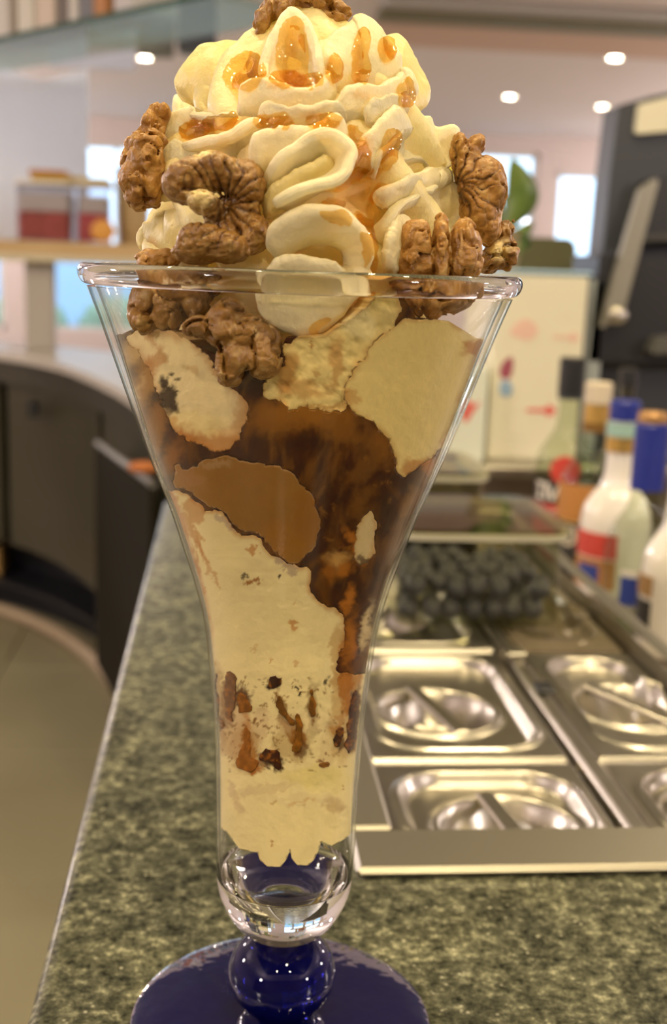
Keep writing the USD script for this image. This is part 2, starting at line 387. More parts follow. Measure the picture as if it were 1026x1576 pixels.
_k0 = cKDTree(Vs[:6, :2]).query(Tp[0])[1]; Fs += [list(_k0[t_][::-1]) for t_ in Tp[1]]
slab = trimesh.Trimesh(Vs, Fs, process=False); slab.fix_normals()
obj('worktop', slab, m_granite, top, smooth=30)
obj('cabinet', cat(box((GX0 + .03, GY0 + .02, 0.1), (GX0 + .05, GY1 - .02, CT - .04)), box((GX0 + .03, GY0 + .02, 0.1), (GX1, GY0 + .04, CT - .04))), m_panel, top)
obj('plinth', box((GX0 + .07, GY0 + .05, 0.0), (GX0 + .1, GY1 - .05, 0.1)), m_black, top)

# ------------------------------------------------------------------ the sundae glass
AX, AY = 0.0178, 0.286
C0 = np.array([AX, AY, CT])
OUT = np.array([(46.5, 18.2), (53.7, 18.5), (65, 18.6), (77.8, 18.9), (88, 19.4), (99.3, 20.3), (107, 21.2), (115.1, 22.2), (127.1, 25.0), (136, 27.9), (144, 30.5), (158.8, 36.3), (170, 40.3), (181.2, 44.2), (190, 47.3), (199.5, 50.9)]) / 1000
_out = PchipInterpolator(OUT[:, 0], OUT[:, 1])
def wall(z): return 0.0008 + 0.0012 * np.clip((z - 0.150) / 0.035, 0, 1)
def r_in(z): return _out(np.clip(z, 0.0465, 0.1995)) - wall(z)
zz = np.linspace(0.0465, 0.1985, 60)
glass = thing('sundae_glass', 'tall flared clear sundae glass on a cobalt blue ball stem and foot', 'glass', loc=C0)
obj('bowl', lathe(np.vstack([np.c_[_out(zz), zz], np.c_[r_in(zz), zz][::-1]]), 128, closed=True), m_bowl, glass, smooth=50)
a = np.linspace(0, 2 * math.pi, 20, endpoint=False)
obj('rim', lathe(np.c_[0.0508 + 0.0018 * np.cos(a) + 0.00035 * np.sin(a), 0.2014 + 0.0024 * np.sin(a)], 160, closed=True), mat('rim_glass', (1, 1, 0.99), 0.0, transmission_weight=1.0, ior=1.35), glass, smooth=True)
bo = [(0, 28.6), (5.0, 28.7), (9.3, 29.3), (11.8, 31.0), (14.6, 34.5), (16.6, 38.5), (17.8, 42.5), (18.2, 46.4)]
bi = [(16.3, 46.4), (15.6, 45.2), (13.5, 44.4), (9, 43.9), (0, 43.7)]
bo_s = spline(np.array(bo), 40)
obj('thick_base', lathe(np.vstack([bo_s, spline(np.array(bi), 20)]) / 1000, 96), m_glass, glass, smooth=50)
th = np.linspace(-math.pi / 2, math.pi / 2, 30)
obj('ball_stem', lathe(np.c_[np.maximum(0, 14.6 * np.cos(th)), 16.2 + 12.5 * np.sin(th)] / 1000, 80), m_blue, glass, smooth=True)
foot = [(0, 5.2), (8, 5.0), (14, 4.6), (24, 3.9), (33, 3.2), (39, 2.5), (40.9, 1.8), (41.1, 1.0), (40.4, 0.2), (38, 0.0), (0, 0.0)]
obj('foot', lathe(np.array(foot) / 1000, 128), m_foot, glass, smooth=40)

# ------------------------------------------------------------------ helpers for the food
def slab_mesh(poly, step):
    """A polygon (x, y) as a closed slab, vertices (n, 3) with the third 0 or 1, triangles at most step long."""
    rings = [list(poly.exterior.coords)[:-1]] + [list(r.coords)[:-1] for r in poly.interiors]
    m = Manifold.extrude(CrossSection(rings, FillRule.EvenOdd), 1.0)
    m = m.warp_batch(lambda v: v * np.array([1, 1, 1e-3])).refine_to_length(step)
    mm = m.to_mesh(); v = np.array(mm.vert_properties[:, :3], float); v[:, 2] = np.round(v[:, 2] * 1000)
    return v, np.array(mm.tri_verts)

def smooth_poly(pts, n=4):
    P = np.asarray(pts, float)
    for _ in range(n - 2):
        Q = np.roll(P, -1, 0)
        P = np.stack([0.75 * P + 0.25 * Q, 0.25 * P + 0.75 * Q], 1).reshape(-1, 2)
    return Polygon(P).buffer(0)

def edge_dist(poly, xy):
    return sh_distance(poly.boundary, sh_points(xy[:, 0], xy[:, 1]))

def at_wall(px, py, gap=0.0003):
    """Where the view line meets the inside of the glass bowl (or passes closest to it)."""
    d = ray(px, py)
    d = d / d[:, 1:2]
    def g(t):
        p = EYE + d * t[:, None]
        return np.hypot(p[:, 0] - AX, p[:, 1] - AY) - (r_in(p[:, 2] - CT) - gap)
    ts = np.linspace(0.215, 0.335, 121)
    G = np.stack([g(np.full(len(d), t)) for t in ts])
    hit = (G < 0).any(0)
    k = np.where(hit, np.maximum((G < 0).argmax(0), 1), G.argmin(0))
    lo, hi = ts[np.maximum(k - 1, 0)], ts[np.minimum(k, len(ts) - 1)]
    for _ in range(16):
        m = (lo + hi) / 2; inside = g(m) < 0
        hi = np.where(hit & inside, m, hi); lo = np.where(hit & ~inside, m, lo)
    p = EYE + d * hi[:, None]
    r = np.hypot(p[:, 0] - AX, p[:, 1] - AY); w = np.where(hit, 1.0, (r_in(p[:, 2] - CT) - gap) / r)
    return np.c_[AX + (p[:, 0] - AX) * w, AY + (p[:, 1] - AY) * w, p[:, 2]]

def stain(col, xy, spots, soft=None, wander=1.0):
    """Blend soft stains into colours. spots: (x, y, rx, ry, turn in degrees, colour, strength)."""
    z_ = np.zeros(len(xy))
    xy = xy + wander * np.stack([16 * (meshkit.fbm(np.c_[xy / 15, z_ + o], 2, 31 + o) - .5) + 9 * (meshkit.fbm(np.c_[xy / 4.5, z_ + o], 2, 41 + o) - .5) for o in (0, 1)], 1)
    for x, y, rx, ry, rot, c, s in spots:
        a = math.radians(rot); dx, dy = xy[:, 0] - x, xy[:, 1] - y
        u, v = dx * math.cos(a) + dy * math.sin(a), -dx * math.sin(a) + dy * math.cos(a)
        q = np.clip((1.12 - np.sqrt((u / rx) ** 2 + (v / ry) ** 2)) * (2.6 if soft is None else soft), 0, 1)
        q = (q * q * (3 - 2 * q) * s)[:, None]
        col[:] = col * (1 - q) + np.array(c) * q

def srgb(r, g, b):
    c = np.array([r, g, b]) / 255.0
    return np.where(c <= 0.04045, c / 12.92, ((c + 0.055) / 1.055) ** 2.4)

# ------------------------------------------------------------------ filling of the glass: layers lying against the wall
VAN, PALE, MID, DARK, AMBER, BROWN = srgb(242, 220, 146), srgb(250, 230, 174), srgb(172, 112, 34), srgb(66, 27, 3), srgb(190, 116, 30), srgb(150, 106, 42)
CHOC = srgb(48, 26, 12)
layers = {}
def layer(key, pts): layers[key] = smooth_poly(pts)
L_top = [(160, 520), (192, 512), (208, 505), (230, 512), (262, 508), (300, 528), (345, 552), (430, 540), (440, 520), (500, 515), (545, 488), (580, 452), (610, 440), (640, 488), (690, 494), (735, 522), (775, 520), (820, 520)]
whole = Polygon(L_top + [(820, 1150), (600, 1180), (600, 1276), (545, 1278), (532, 1290), (512, 1302), (494, 1296), (491, 1306), (484, 1322), (474, 1332), (458, 1332), (449, 1322), (446, 1308), (441, 1322), (432, 1334), (412, 1334), (400, 1324), (396, 1312), (385, 1310), (370, 1308), (360, 1296), (348, 1280), (336, 1272), (290, 1270), (150, 1150)]).buffer(0)
def silhouette(grow):
    z = np.linspace(0.0475, 0.1985, 80); r = r_in(z) - 0.0004
    dd = math.hypot(AX, AY); be = math.atan2(AX, AY)
    out = []
    for sgn in (-1, 1):
        g = np.arcsin(r / dd) * sgn; L = np.sqrt(dd * dd - r * r)
        q = to_px(np.c_[L * np.sin(be + g), L * np.cos(be + g), CT + z])
        q[:, 0] -= sgn * grow
        out.append(q)
    return Polygon(np.vstack([out[0], out[1][::-1]])).buffer(0)
SIL = silhouette(1.0)
floor_px = Polygon(np.vstack([to_px(np.array([[AX + 0.0158 * math.sin(u), AY - 0.0158 * math.cos(u), CT + 0.0475] for u in np.linspace(-1.5, 1.5, 30)])), [[545, 400], [345, 400]]])).buffer(0)
whole = whole.intersection(SIL).intersection(unary_union([floor_px, Polygon([(0, 0), (1026, 0), (1026, 1315), (0, 1315)])]))
layer('vanilla', [(600, 508), (640, 488), (700, 494), (740, 522), (800, 510), (800, 560), (715, 655), (668, 700), (640, 722), (617, 735), (606, 695), (588, 668), (560, 645), (535, 628), (528, 600), (548, 572), (560, 545)])
layer('fluffy', [(430, 535), (445, 515), (500, 505), (560, 470), (600, 430), (625, 480), (602, 512), (562, 545), (548, 575), (530, 600), (536, 630), (500, 632), (455, 628), (420, 618), (400, 600), (432, 580), (440, 556)])
layer('pale', [(203, 505), (250, 505), (295, 522), (335, 562), (365, 606), (382, 622), (376, 668), (352, 692), (320, 694), (285, 680), (262, 662), (240, 600), (225, 560), (205, 535)])
layer('brown', [(262, 715), (290, 722), (318, 704), (345, 698), (392, 713), (430, 714), (456, 740), (492, 765), (487, 830), (471, 866), (440, 862), (408, 838), (370, 810), (330, 780), (292, 757), (268, 745)])
layer('white', [(200, 740), (262, 745), (292, 762), (330, 786), (370, 816), (406, 842), (440, 867), (472, 871), (477, 876), (477, 904), (482, 914), (494, 930), (500, 933), (520, 937), (527, 944), (529, 962), (526, 1000), (524, 1010), (513, 1042), (560, 1040), (700, 990), (700, 1200), (650, 1345), (200, 1345)])
layer('pocket', [(541, 832), (556, 800), (570, 783), (581, 798), (577, 845), (562, 870), (548, 868)])
layers['pale'] = layers['pale'].difference(layers['fluffy'])
def ragged(g, amp=1.0):
    def one(r):
        L = LineString(r); n_ = max(12, int(L.length / 2.5)); P = np.array([L.interpolate(q, normalized=True).coords[0] for q in np.linspace(0, 1, n_, endpoint=False)])
        w1 = np.stack([meshkit.fbm(np.c_[P / 26, np.full(n_, o)], 2, 3 + o) - .5 for o in (1, 2)], 1); w2 = np.stack([meshkit.fbm(np.c_[P / 7, np.full(n_, o)], 2, 13 + o) - .5 for o in (1, 2)], 1)
        return P + amp * (20 * w1 + 8 * w2)
    return unary_union([Polygon(one(q.exterior)).buffer(0) for q in getattr(g, 'geoms', [g]) if q.area > 60])
for k in layers:
    layers[k] = ragged(layers[k], {'vanilla': .6, 'brown': .8, 'pocket': .7, 'fluffy': 1.0}.get(k, 1.0))
order = ['vanilla', 'fluffy', 'pale', 'brown', 'pocket', 'white']
taken = None
for k in order:
    g = layers[k].intersection(whole)
    if taken is not None: g = g.difference(taken)
    layers[k] = g; taken = g if taken is None else unary_union([taken, g])
layers['sauce'] = whole.difference(taken)
def polys(g):
    return [q for q in getattr(g, 'geoms', [g]) if isinstance(q, Polygon) and q.area > 60]

def press(poly, thick, relief, step=5.0, seed=0, gap=0.0003, lip=5.0):
    """A layer pressed against the wall: outer face on the glass, edges rounded back, inner face thick metres nearer the axis."""
    poly = poly.simplify(0.5)
    out = []
    for q in polys(poly):
        v, f = slab_mesh(q, step)
        p = at_wall(v[:, 0], v[:, 1], gap)
        dist = edge_dist(q, v[:, :2])
        e = np.clip(1 - dist / lip, 0, 1) ** 2
        n = meshkit.fbm(np.c_[v[:, :2] / 22, np.full(len(v), seed * 3.7)], 4, seed)
        back = np.where(v[:, 2] < 0.5, thick, relief * np.clip(n - 0.45, 0, 1) * (1 - e))
        r = np.hypot(p[:, 0] - AX, p[:, 1] - AY)
        s = np.maximum(r - back, 0.002) / r
        P = np.c_[AX + (p[:, 0] - AX) * s, AY + (p[:, 1] - AY) * s, p[:, 2]]
        out.append((P, f, v[:, :2], dist))
    return out

def press_join(parts):
    V, F, X, D, o = [], [], [], [], 0
    for P, f, x, d in parts:
        V.append(P); F.append(f + o); X.append(x); D.append(d); o += len(P)
    return np.vstack(V), np.vstack(F), np.vstack(X), np.concatenate(D)

def build_layer(name, key, base, thick, relief, spots, material, parent, seed, grain=0.10, edge=None, edge_w=9.0):
    V, F, X, D = press_join(press(layers[key], thick, relief, 3.4, seed))
    n = meshkit.fbm(np.c_[X / 18, np.full(len(X), seed)], 4, seed)
    n2 = meshkit.fbm(np.c_[X[:, 0] / 5, X[:, 1] / 9, np.full(len(X), seed)], 3, seed + 9)
    col = np.array(base)[None] * (1 + grain * 2 * (n - 0.5) + grain * (n2 - 0.5))[:, None]
    if key == 'sauce':
        wx = 40 * (meshkit.fbm(np.c_[X / 60, np.full(len(X), 1.0)], 2, 70) - .5)
        st = meshkit.fbm(np.c_[(X[:, 0] + wx) / 13 + X[:, 1] / 50, X[:, 1] / 40, np.full(len(X), 2.0)], 5, 77)
        ww = (np.clip((st - .45) * 3, 0, 1) * .5)[:, None]; col = col * (1 - ww) + MID * .62 * ww
    if edge is not None:
        w = (np.clip(1 - D / edge_w + 1.6 * (n - 0.5), 0, 1) ** 1.5 * 0.5)[:, None]
        col = col * (1 - w) + np.array(edge) * w
    stain(col, X, spots, 1.1 if key == 'sauce' else 1.6)
    t = trimesh.Trimesh(V, F, process=False); t.fix_normals()
    return obj(name, t, material, parent, col=np.clip(col, 0.003, 1))

t = thing('ice_cream', 'smooth vanilla ice cream pressed against the right side of the glass', 'ice cream')
build_layer('scoop', 'vanilla', VAN, 0.009, 0.0004, [(735, 535, 30, 12, -20, AMBER, .8), (690, 690, 14, 60, 38, AMBER * .9, .6), (540, 610, 22, 12, 20, AMBER, .5), (640, 720, 30, 16, 0, AMBER, .7), (725, 520, 20, 10, 0, PALE, .6)], m_ice, t, 11, 0.05, edge=AMBER, edge_w=8)
t = thing('ice_cream', 'crumbly pale vanilla ice cream under the hanging tongue of cream', 'ice cream')
build_layer('scoop', 'fluffy', VAN, 0.008, 0.0030, [(470, 600, 40, 16, 8, AMBER, .45), (515, 560, 12, 55, 5, AMBER, .5), (440, 575, 18, 40, 10, AMBER, .6), (480, 532, 4, 8, 30, MID, .8), (487, 575, 6, 9, 0, MID, .5), (555, 500, 30, 30, 0, srgb(245, 232, 175), .6), (500, 625, 40, 6, 0, MID, .6)], m_ice, t, 12, 0.18, edge=AMBER, edge_w=7)
t = thing('ice_cream', 'cream-white ice cream with dark chocolate flecks at the upper left wall', 'ice cream')
pale = build_layer('scoop', 'pale', PALE, 0.008, 0.0009, [(330, 690, 70, 34, 8, AMBER, .75), (272, 675, 30, 30, 30, AMBER, .7), (237, 560, 12, 40, 25, AMBER, .6), (258, 612, 16, 24, -12, CHOC, .95), (250, 590, 10, 12, 0, CHOC, .95), (262, 578, 5, 7, 20, CHOC, .9), (272, 588, 7, 4, 10, CHOC, .8), (270, 604, 9, 3, 12, CHOC, .8), (268, 630, 5, 12, -30, CHOC, .9), (258, 648, 18, 10, 30, AMBER * 1.1, .9), (268, 668, 10, 6, 40, MID * .6, .8), (232, 520, 18, 10, 40, AMBER, .5), (250, 545, 8, 12, 0, srgb(190, 150, 96), .5), (378, 650, 26, 50, 0, AMBER, .5), (300, 650, 60, 20, 10, VAN, .5), (295, 568, 16, 8, 40, MID, .4), (340, 575, 8, 14, -30, AMBER, .5)], m_ice, t, 13, 0.10, edge=AMBER, edge_w=12)
t = thing('ice_cream', 'milky brown caramel ice cream in the middle of the glass', 'ice cream')
build_layer('scoop', 'brown', BROWN, 0.008, 0.0004, [(470, 800, 24, 60, 0, MID * .75, .6), (290, 735, 40, 14, 30, srgb(170, 124, 80), .5), (330, 715, 30, 8, 0, srgb(186, 148, 106), .5), (430, 830, 40, 30, 20, MID, .3)], m_ice, t, 14, 0.06, edge=srgb(190, 150, 110), edge_w=2.5)
t = thing('ice_cream', 'small almond-shaped pocket of white ice cream within dark sauce', 'ice cream')
build_layer('scoop', 'pocket', srgb(226, 204, 150), 0.006, 0.0004, [(560, 865, 12, 10, 0, DARK, .8)], m_ice, t, 15, 0.06, edge=AMBER, edge_w=8)
low = thing('ice_cream', 'large body of white vanilla ice cream filling the narrow lower glass', 'ice cream')
crush = []
for (x, y, rx, ry, rot, c, s) in [(350, 1085, 11, 42, 6, srgb(150, 112, 78), .85), (372, 1075, 12, 20, -20, DARK * 1.6, .9), (378, 1110, 7, 24, -6, AMBER, .75), (380, 1150, 11, 42, -4, MID, .8), (384, 1178, 20, 12, 10, AMBER * .8, .95), (415, 1170, 22, 13, 20, DARK * 1.2, .95), (426, 1182, 7, 12, -30, DARK, .9),
        (421, 1052, 9, 10, 0, DARK * .8, 1), (433, 1090, 7, 26, -12, MID * .6, .8), (447, 1125, 10, 20, -30, MID * .7, .8), (458, 1135, 11, 30, 0, MID * .7, .9), (463, 1155, 14, 14, 0, DARK * 1.5, .7), (453, 1057, 3, 5, 20, CHOC, 1), (459, 1068, 3, 5, 20, CHOC, 1), (500, 1048, 4, 9, 20, CHOC, .9),
        (481, 1088, 4, 26, 0, MID * .5, .7), (490, 1175, 8, 4, 20, MID * .7, .7), (533, 1060, 12, 46, -3, AMBER * .8, .85), (522, 1110, 5, 26, 12, MID, .6), (524, 1140, 6, 16, 10, DARK, .8), (545, 1110, 7, 55, 6, DARK * 1.5, .95), (548, 1150, 6, 20, 0, AMBER * .7, .8), (330, 1080, 5, 48, -4, DARK * 1.5, .95), (337, 1118, 6, 14, 0, DARK, .8),
        (300, 785, 16, 26, -20, AMBER, .6), (303, 830, 7, 40, -25, AMBER, .6), (320, 870, 4, 44, -22, AMBER, .5), (308, 900, 5, 60, -12, AMBER, .6), (274, 790, 10, 40, -20, AMBER, .55), (320, 990, 5, 50, -6, AMBER, .7), (345, 805, 20, 7, 40, srgb(190, 165, 140), .7), (388, 848, 6, 8, 0, AMBER, .7), (430, 862, 12, 8, 30, srgb(176, 152, 128), .8), (450, 875, 16, 5, 0, srgb(180, 155, 130), .7),
        (390, 893, 14, 4, -10, AMBER * .7, .9), (376, 888, 3, 4, 0, CHOC, .8), (434, 885, 3, 3, 0, CHOC, .9), (451, 960, 7, 7, 20, AMBER, .7), (417, 1016, 4, 4, 0, AMBER, .7), (452, 930, 3, 5, 0, AMBER, .4), (390, 1000, 10, 2, -20, AMBER, .3), (455, 1022, 5, 3, 0, AMBER, .4),
        (500, 1200, 40, 24, 0, srgb(232, 216, 140), .5), (430, 1110, 100, 18, 0, srgb(222, 198, 152), .3), (465, 1234, 26, 2, -4, AMBER, .3), (420, 1236, 5, 3, -20, MID, .5), (420, 1298, 6, 3, 0, MID, .8), (525, 1218, 2, 3, 0, MID, .9)]:
    crush.append((x, y, rx, ry, rot, c, s))
for x, y, rx, ry, rot, c, s_ in ((360, 1120, 22, 60, 6, srgb(196, 160, 116), .6), (375, 1150, 26, 44, 0, srgb(176, 130, 70), .55), (450, 1140, 30, 40, -10, srgb(170, 138, 84), .6), (400, 1120, 14, 40, 10, srgb(206, 176, 130), .6), (482, 1090, 10, 50, 0, srgb(150, 124, 80), .55), (528, 1090, 22, 90, 0, srgb(186, 144, 82), .6), (505, 1150, 16, 40, 10, srgb(206, 180, 130), .5), (336, 1090, 12, 70, -4, srgb(150, 100, 50), .6), (545, 1010, 22, 60, 4, AMBER * .8, .8), (520, 1010, 14, 50, 0, srgb(190, 146, 80), .6), (460, 1230, 70, 10, 0, srgb(226, 208, 156), .5), (405, 1215, 50, 8, -6, srgb(206, 180, 136), .45), (480, 1196, 50, 14, 0, srgb(222, 204, 124), .5), (515, 1240, 20, 14, 0, srgb(176, 140, 96), .5), (360, 1230, 8, 30, -20, srgb(200, 170, 128), .5)):
    crush.insert(0, (x, y, rx, ry, rot, c, s_))
crush += [(x_, y_, 7, 46, -16, AMBER, .85) for x_, y_ in ((262, 770), (276, 830), (291, 880), (303, 930), (313, 985), (320, 1020))]
for k in range(170):
    x, y = rng.uniform(345, 535), rng.uniform(1040, 1190)
    crush.append((x, y, rng.uniform(1.5, 4), rng.uniform(1, 2.4), rng.uniform(-60, 60), MID * .5, rng.uniform(.4, .9)))
_step = 3.4
def build_low():
    V, F, X, D = press_join(press(layers['white'], 0.007, 0.0008, 2.6, 21))
    n = meshkit.fbm(np.c_[X / 30, np.full(len(X), 3)], 4, 4)
    col = PALE[None] * np.array([0.90, 0.92, 0.86]) * (1 + .12 * (n - .5))[:, None]
    w = (np.clip(1 - D / 8 + 1.2 * (n - .5), 0, 1) * np.clip((1020 - X[:, 1]) / 60, 0, 1) * .7)[:, None]
    col = col * (1 - w) + AMBER * w
    stain(col, X, crush)
    tt = trimesh.Trimesh(V, F, process=False); tt.fix_normals()
    return obj('body', tt, m_ice, low, col=np.clip(col, .003, 1))
build_low()
# the heart of the filling, out of sight from the front
zc = np.linspace(0.062, 0.178, 50)
core = lathe(np.vstack([[0, 0.054], [0.006, 0.0545], [0.0095, 0.058], np.c_[r_in(zc) - 0.0075, zc], [0.02, 0.186], [0, 0.188]]), 64, (AX, AY, CT))
cv = core.vertices; zl = cv[:, 2] - CT + 0.006 * (meshkit.fbm(cv * 90, 3, 3) - .5)
ccol = np.where((zl < 0.118)[:, None], PALE, np.where((zl < 0.148)[:, None], DARK * 1.4, VAN))
obj('core', core, m_ice, low, smooth=True, col=ccol)
# the far side of the filling: bands of the same layers round the back of the glass
def back_band(name, z0, z1, base, material, parent, seed):
    A = np.linspace(math.radians(8), math.radians(172), 60); Z = np.linspace(z0, z1, 30)
    u, w = np.meshgrid(A, Z, indexing='ij')
    wob = 0.006 * (meshkit.fbm(np.c_[np.cos(u.ravel()) * 3, np.sin(u.ravel()) * 3, np.full(u.size, seed)], 3, seed).reshape(u.shape) - .5)
    zq = w + wob * 0
    faces = []; nA, nZ = u.shape
    def sheet(off):
        r = r_in(zq) - off
        return np.c_[(AX + r * np.cos(u)).ravel(), (AY + r * np.sin(u)).ravel(), (CT + zq).ravel()]
    V = np.vstack([sheet(0.0004), sheet(0.006)]); m = nA * nZ
    for i in range(nA - 1):
        for j in range(nZ - 1):
            q = i * nZ + j
            faces += [[q, q + nZ, q + nZ + 1], [q, q + nZ + 1, q + 1], [m + q, m + q + nZ + 1, m + q + nZ], [m + q, m + q + 1, m + q + nZ + 1]]
    rim = [i * nZ for i in range(nA)] + [(nA - 1) * nZ + j for j in range(1, nZ)] + [i * nZ + nZ - 1 for i in range(nA - 2, -1, -1)] + [j for j in range(nZ - 2, 0, -1)]
    for a_, b_ in zip(rim, rim[1:] + rim[:1]):
        faces += [[a_, m + a_, m + b_], [a_, m + b_, b_]]
    col = np.asarray(base)[None] * (1 + .3 * (meshkit.fbm(V * 160, 4, seed) - .5))[:, None]
    tt = trimesh.Trimesh(V, faces, process=False); tt.fix_normals()
    return obj(name, tt, material, parent, col=col)
back_band('back', 0.0615, 0.128, PALE, m_ice, low, 41)
def chunk(pts, base, key='white', thick=.0022):
    q = ragged(smooth_poly(pts, 4), .75); q = max(getattr(q, 'geoms', [q]), key=lambda g_: g_.area)
    V, F, X, D = press_join(press(q, thick, 0.0002, 2.6, 5, gap=0.00005))
    n = meshkit.fbm(np.c_[X / 6, np.full(len(X), 1.0)], 4, 9)
    col = np.asarray(base)[None] * (.55 + .9 * n)[:, None]
    w = (np.clip((n - .55) * 5, 0, 1) * .5)[:, None]; col = col * (1 - w) + AMBER * w
    t_ = trimesh.Trimesh(V, F, process=False); t_.fix_normals()
    obj('caramel_chunk', t_, m_sauce, low, col=np.clip(col, .003, 1))
for pts, c in (([(366, 1166), (372, 1150), (376, 1118), (386, 1120), (384, 1150), (392, 1164), (398, 1172), (390, 1186), (376, 1184), (368, 1178)], AMBER * .62),
               ([(400, 1158), (416, 1152), (428, 1160), (430, 1186), (424, 1188), (418, 1176), (402, 1174), (396, 1168)], DARK * 1.0),
               ([(412, 1046), (422, 1042), (431, 1046), (430, 1058), (420, 1066), (412, 1058)], DARK * .75), ([(424, 1074), (434, 1076), (440, 1098), (452, 1118), (446, 1124), (432, 1106), (426, 1092)], MID * .42),
               ([(452, 1108), (462, 1106), (466, 1128), (470, 1148), (462, 1162), (450, 1160), (454, 1134)], MID * .5), ([(364, 1064), (376, 1068), (388, 1086), (384, 1100), (372, 1096), (364, 1080)], AMBER * .5),
               ([(344, 1040), (356, 1036), (368, 1044), (362, 1066), (358, 1110), (350, 1112), (346, 1076)], srgb(128, 90, 60)), ([(476, 1064), (482, 1062), (486, 1088), (482, 1112), (477, 1090)], MID * .45),
               ([(536, 1100), (546, 1064), (552, 1060), (552, 1110), (546, 1158), (540, 1160), (534, 1150)], DARK * 1.1), ([(326, 1040), (331, 1042), (336, 1090), (342, 1126), (336, 1128), (330, 1090)], DARK * 1.1),
               ([(518, 1134), (526, 1120), (530, 1130), (526, 1152), (518, 1152)], DARK * .8), ([(490, 1172), (500, 1168), (508, 1176), (498, 1180)], MID * .6)):
    chunk(pts, c)
sauce = thing('caramel_sauce', 'dark glossy caramel sauce running between the ice creams inside the glass', 'sauce')
SP = [(470, 636, 110, 26, 4, MID * .85, .95), (420, 650, 60, 30, 0, MID * .7, .8), (520, 660, 60, 24, 20, MID * .62, .8), (590, 690, 26, 40, -30, MID * .7, .75), (560, 720, 60, 20, -40, MID * .5, .7), (560, 770, 50, 14, -50, MID * .55, .6), (640, 770, 22, 40, 30, MID * .6, .8), (612, 830, 20, 50, 24, MID * .45, .7),
      (205, 540, 30, 34, 10, srgb(214, 176, 112), .9), (222, 590, 26, 60, 20, srgb(176, 128, 62), .95), (240, 650, 24, 60, 22, srgb(150, 98, 36), .9), (262, 705, 18, 40, 24, AMBER * .55, .8), (212, 600, 6, 40, 22, srgb(206, 170, 112), .8), (238, 606, 5, 24, 14, CHOC, .85), (252, 600, 16, 26, 0, CHOC * 1.2, .9), (268, 585, 8, 10, 30, CHOC, .9), (234, 700, 10, 60, 24, srgb(150, 100, 44), .7),
      (545, 838, 42, 12, 62, AMBER, .85), (520, 862, 26, 14, 0, srgb(212, 164, 88), .8), (530, 876, 24, 12, -20, AMBER * .9, .8), (505, 880, 14, 20, 0, AMBER * .7, .7), (540, 985, 13, 56, 6, AMBER * .85, .95), (536, 925, 10, 30, 20, AMBER * 1.1, .85), (566, 965, 9, 50, 10, srgb(222, 198, 146), .95), (590, 900, 8, 30, 14, DARK, .8), (580, 940, 5, 40, 14, DARK * .8, .8), (660, 715, 22, 16, 0, AMBER, .8), (700, 660, 16, 20, 30, AMBER, .6), (735, 600, 10, 40, 28, AMBER * .8, .5)]
SP += [(rng.uniform(490, 640), rng.uniform(690, 860), rng.uniform(3, 9), rng.uniform(2, 5), rng.uniform(0, 90), MID * rng.uniform(.5, .95), .5) for _ in range(26)]
build_layer('sauce_layer', 'sauce', DARK * 1.0, 0.006, 0.0006, SP, m_sauce, sauce, 22, 0.35)
back_band('back', 0.1285, 0.152, DARK * 1.3, m_sauce, sauce, 42)
t = thing('ice_cream', 'vanilla ice cream round the far upper side of the glass', 'ice cream')
back_band('scoop', 0.1525, 0.181, VAN, m_ice, t, 43)
# ------------------------------------------------------------------ whipped cream
MM = 0.001
def axis_px(py):
    return 465.0 + (py - 415.0) * -0.0281
RC = PchipInterpolator([-20, 20, 60, 100, 160, 220, 300, 380, 440, 520, 560], [3, 8, 15, 20.5, 25, 29, 32, 34, 34, 30, 22])
PXM = 0.286 * 0.985 / FPX * 1000                       # millimetres per pixel at the glass axis
def body_depth(px, py):
    """How far (mm) the cream mass stands in front of the axis plane at a place of its front."""
    dx = (np.asarray(px, float) - axis_px(np.asarray(py, float))) * PXM
    return np.sqrt(np.maximum(RC(py) ** 2 - dx ** 2, 4.0))
def at_depth(px, py, d):
    return at_y(np.asarray(px, float), np.asarray(py, float), AY - np.asarray(d, float) * MM)

CREAM, CREAM_Y, TINT = srgb(245, 229, 172), srgb(242, 218, 136), srgb(230, 168, 84)
cream = thing('whipped_cream', 'tall piped swirl of ruffled whipped cream heaped above the rim of the glass', 'whipped cream')
cream_meshes = []

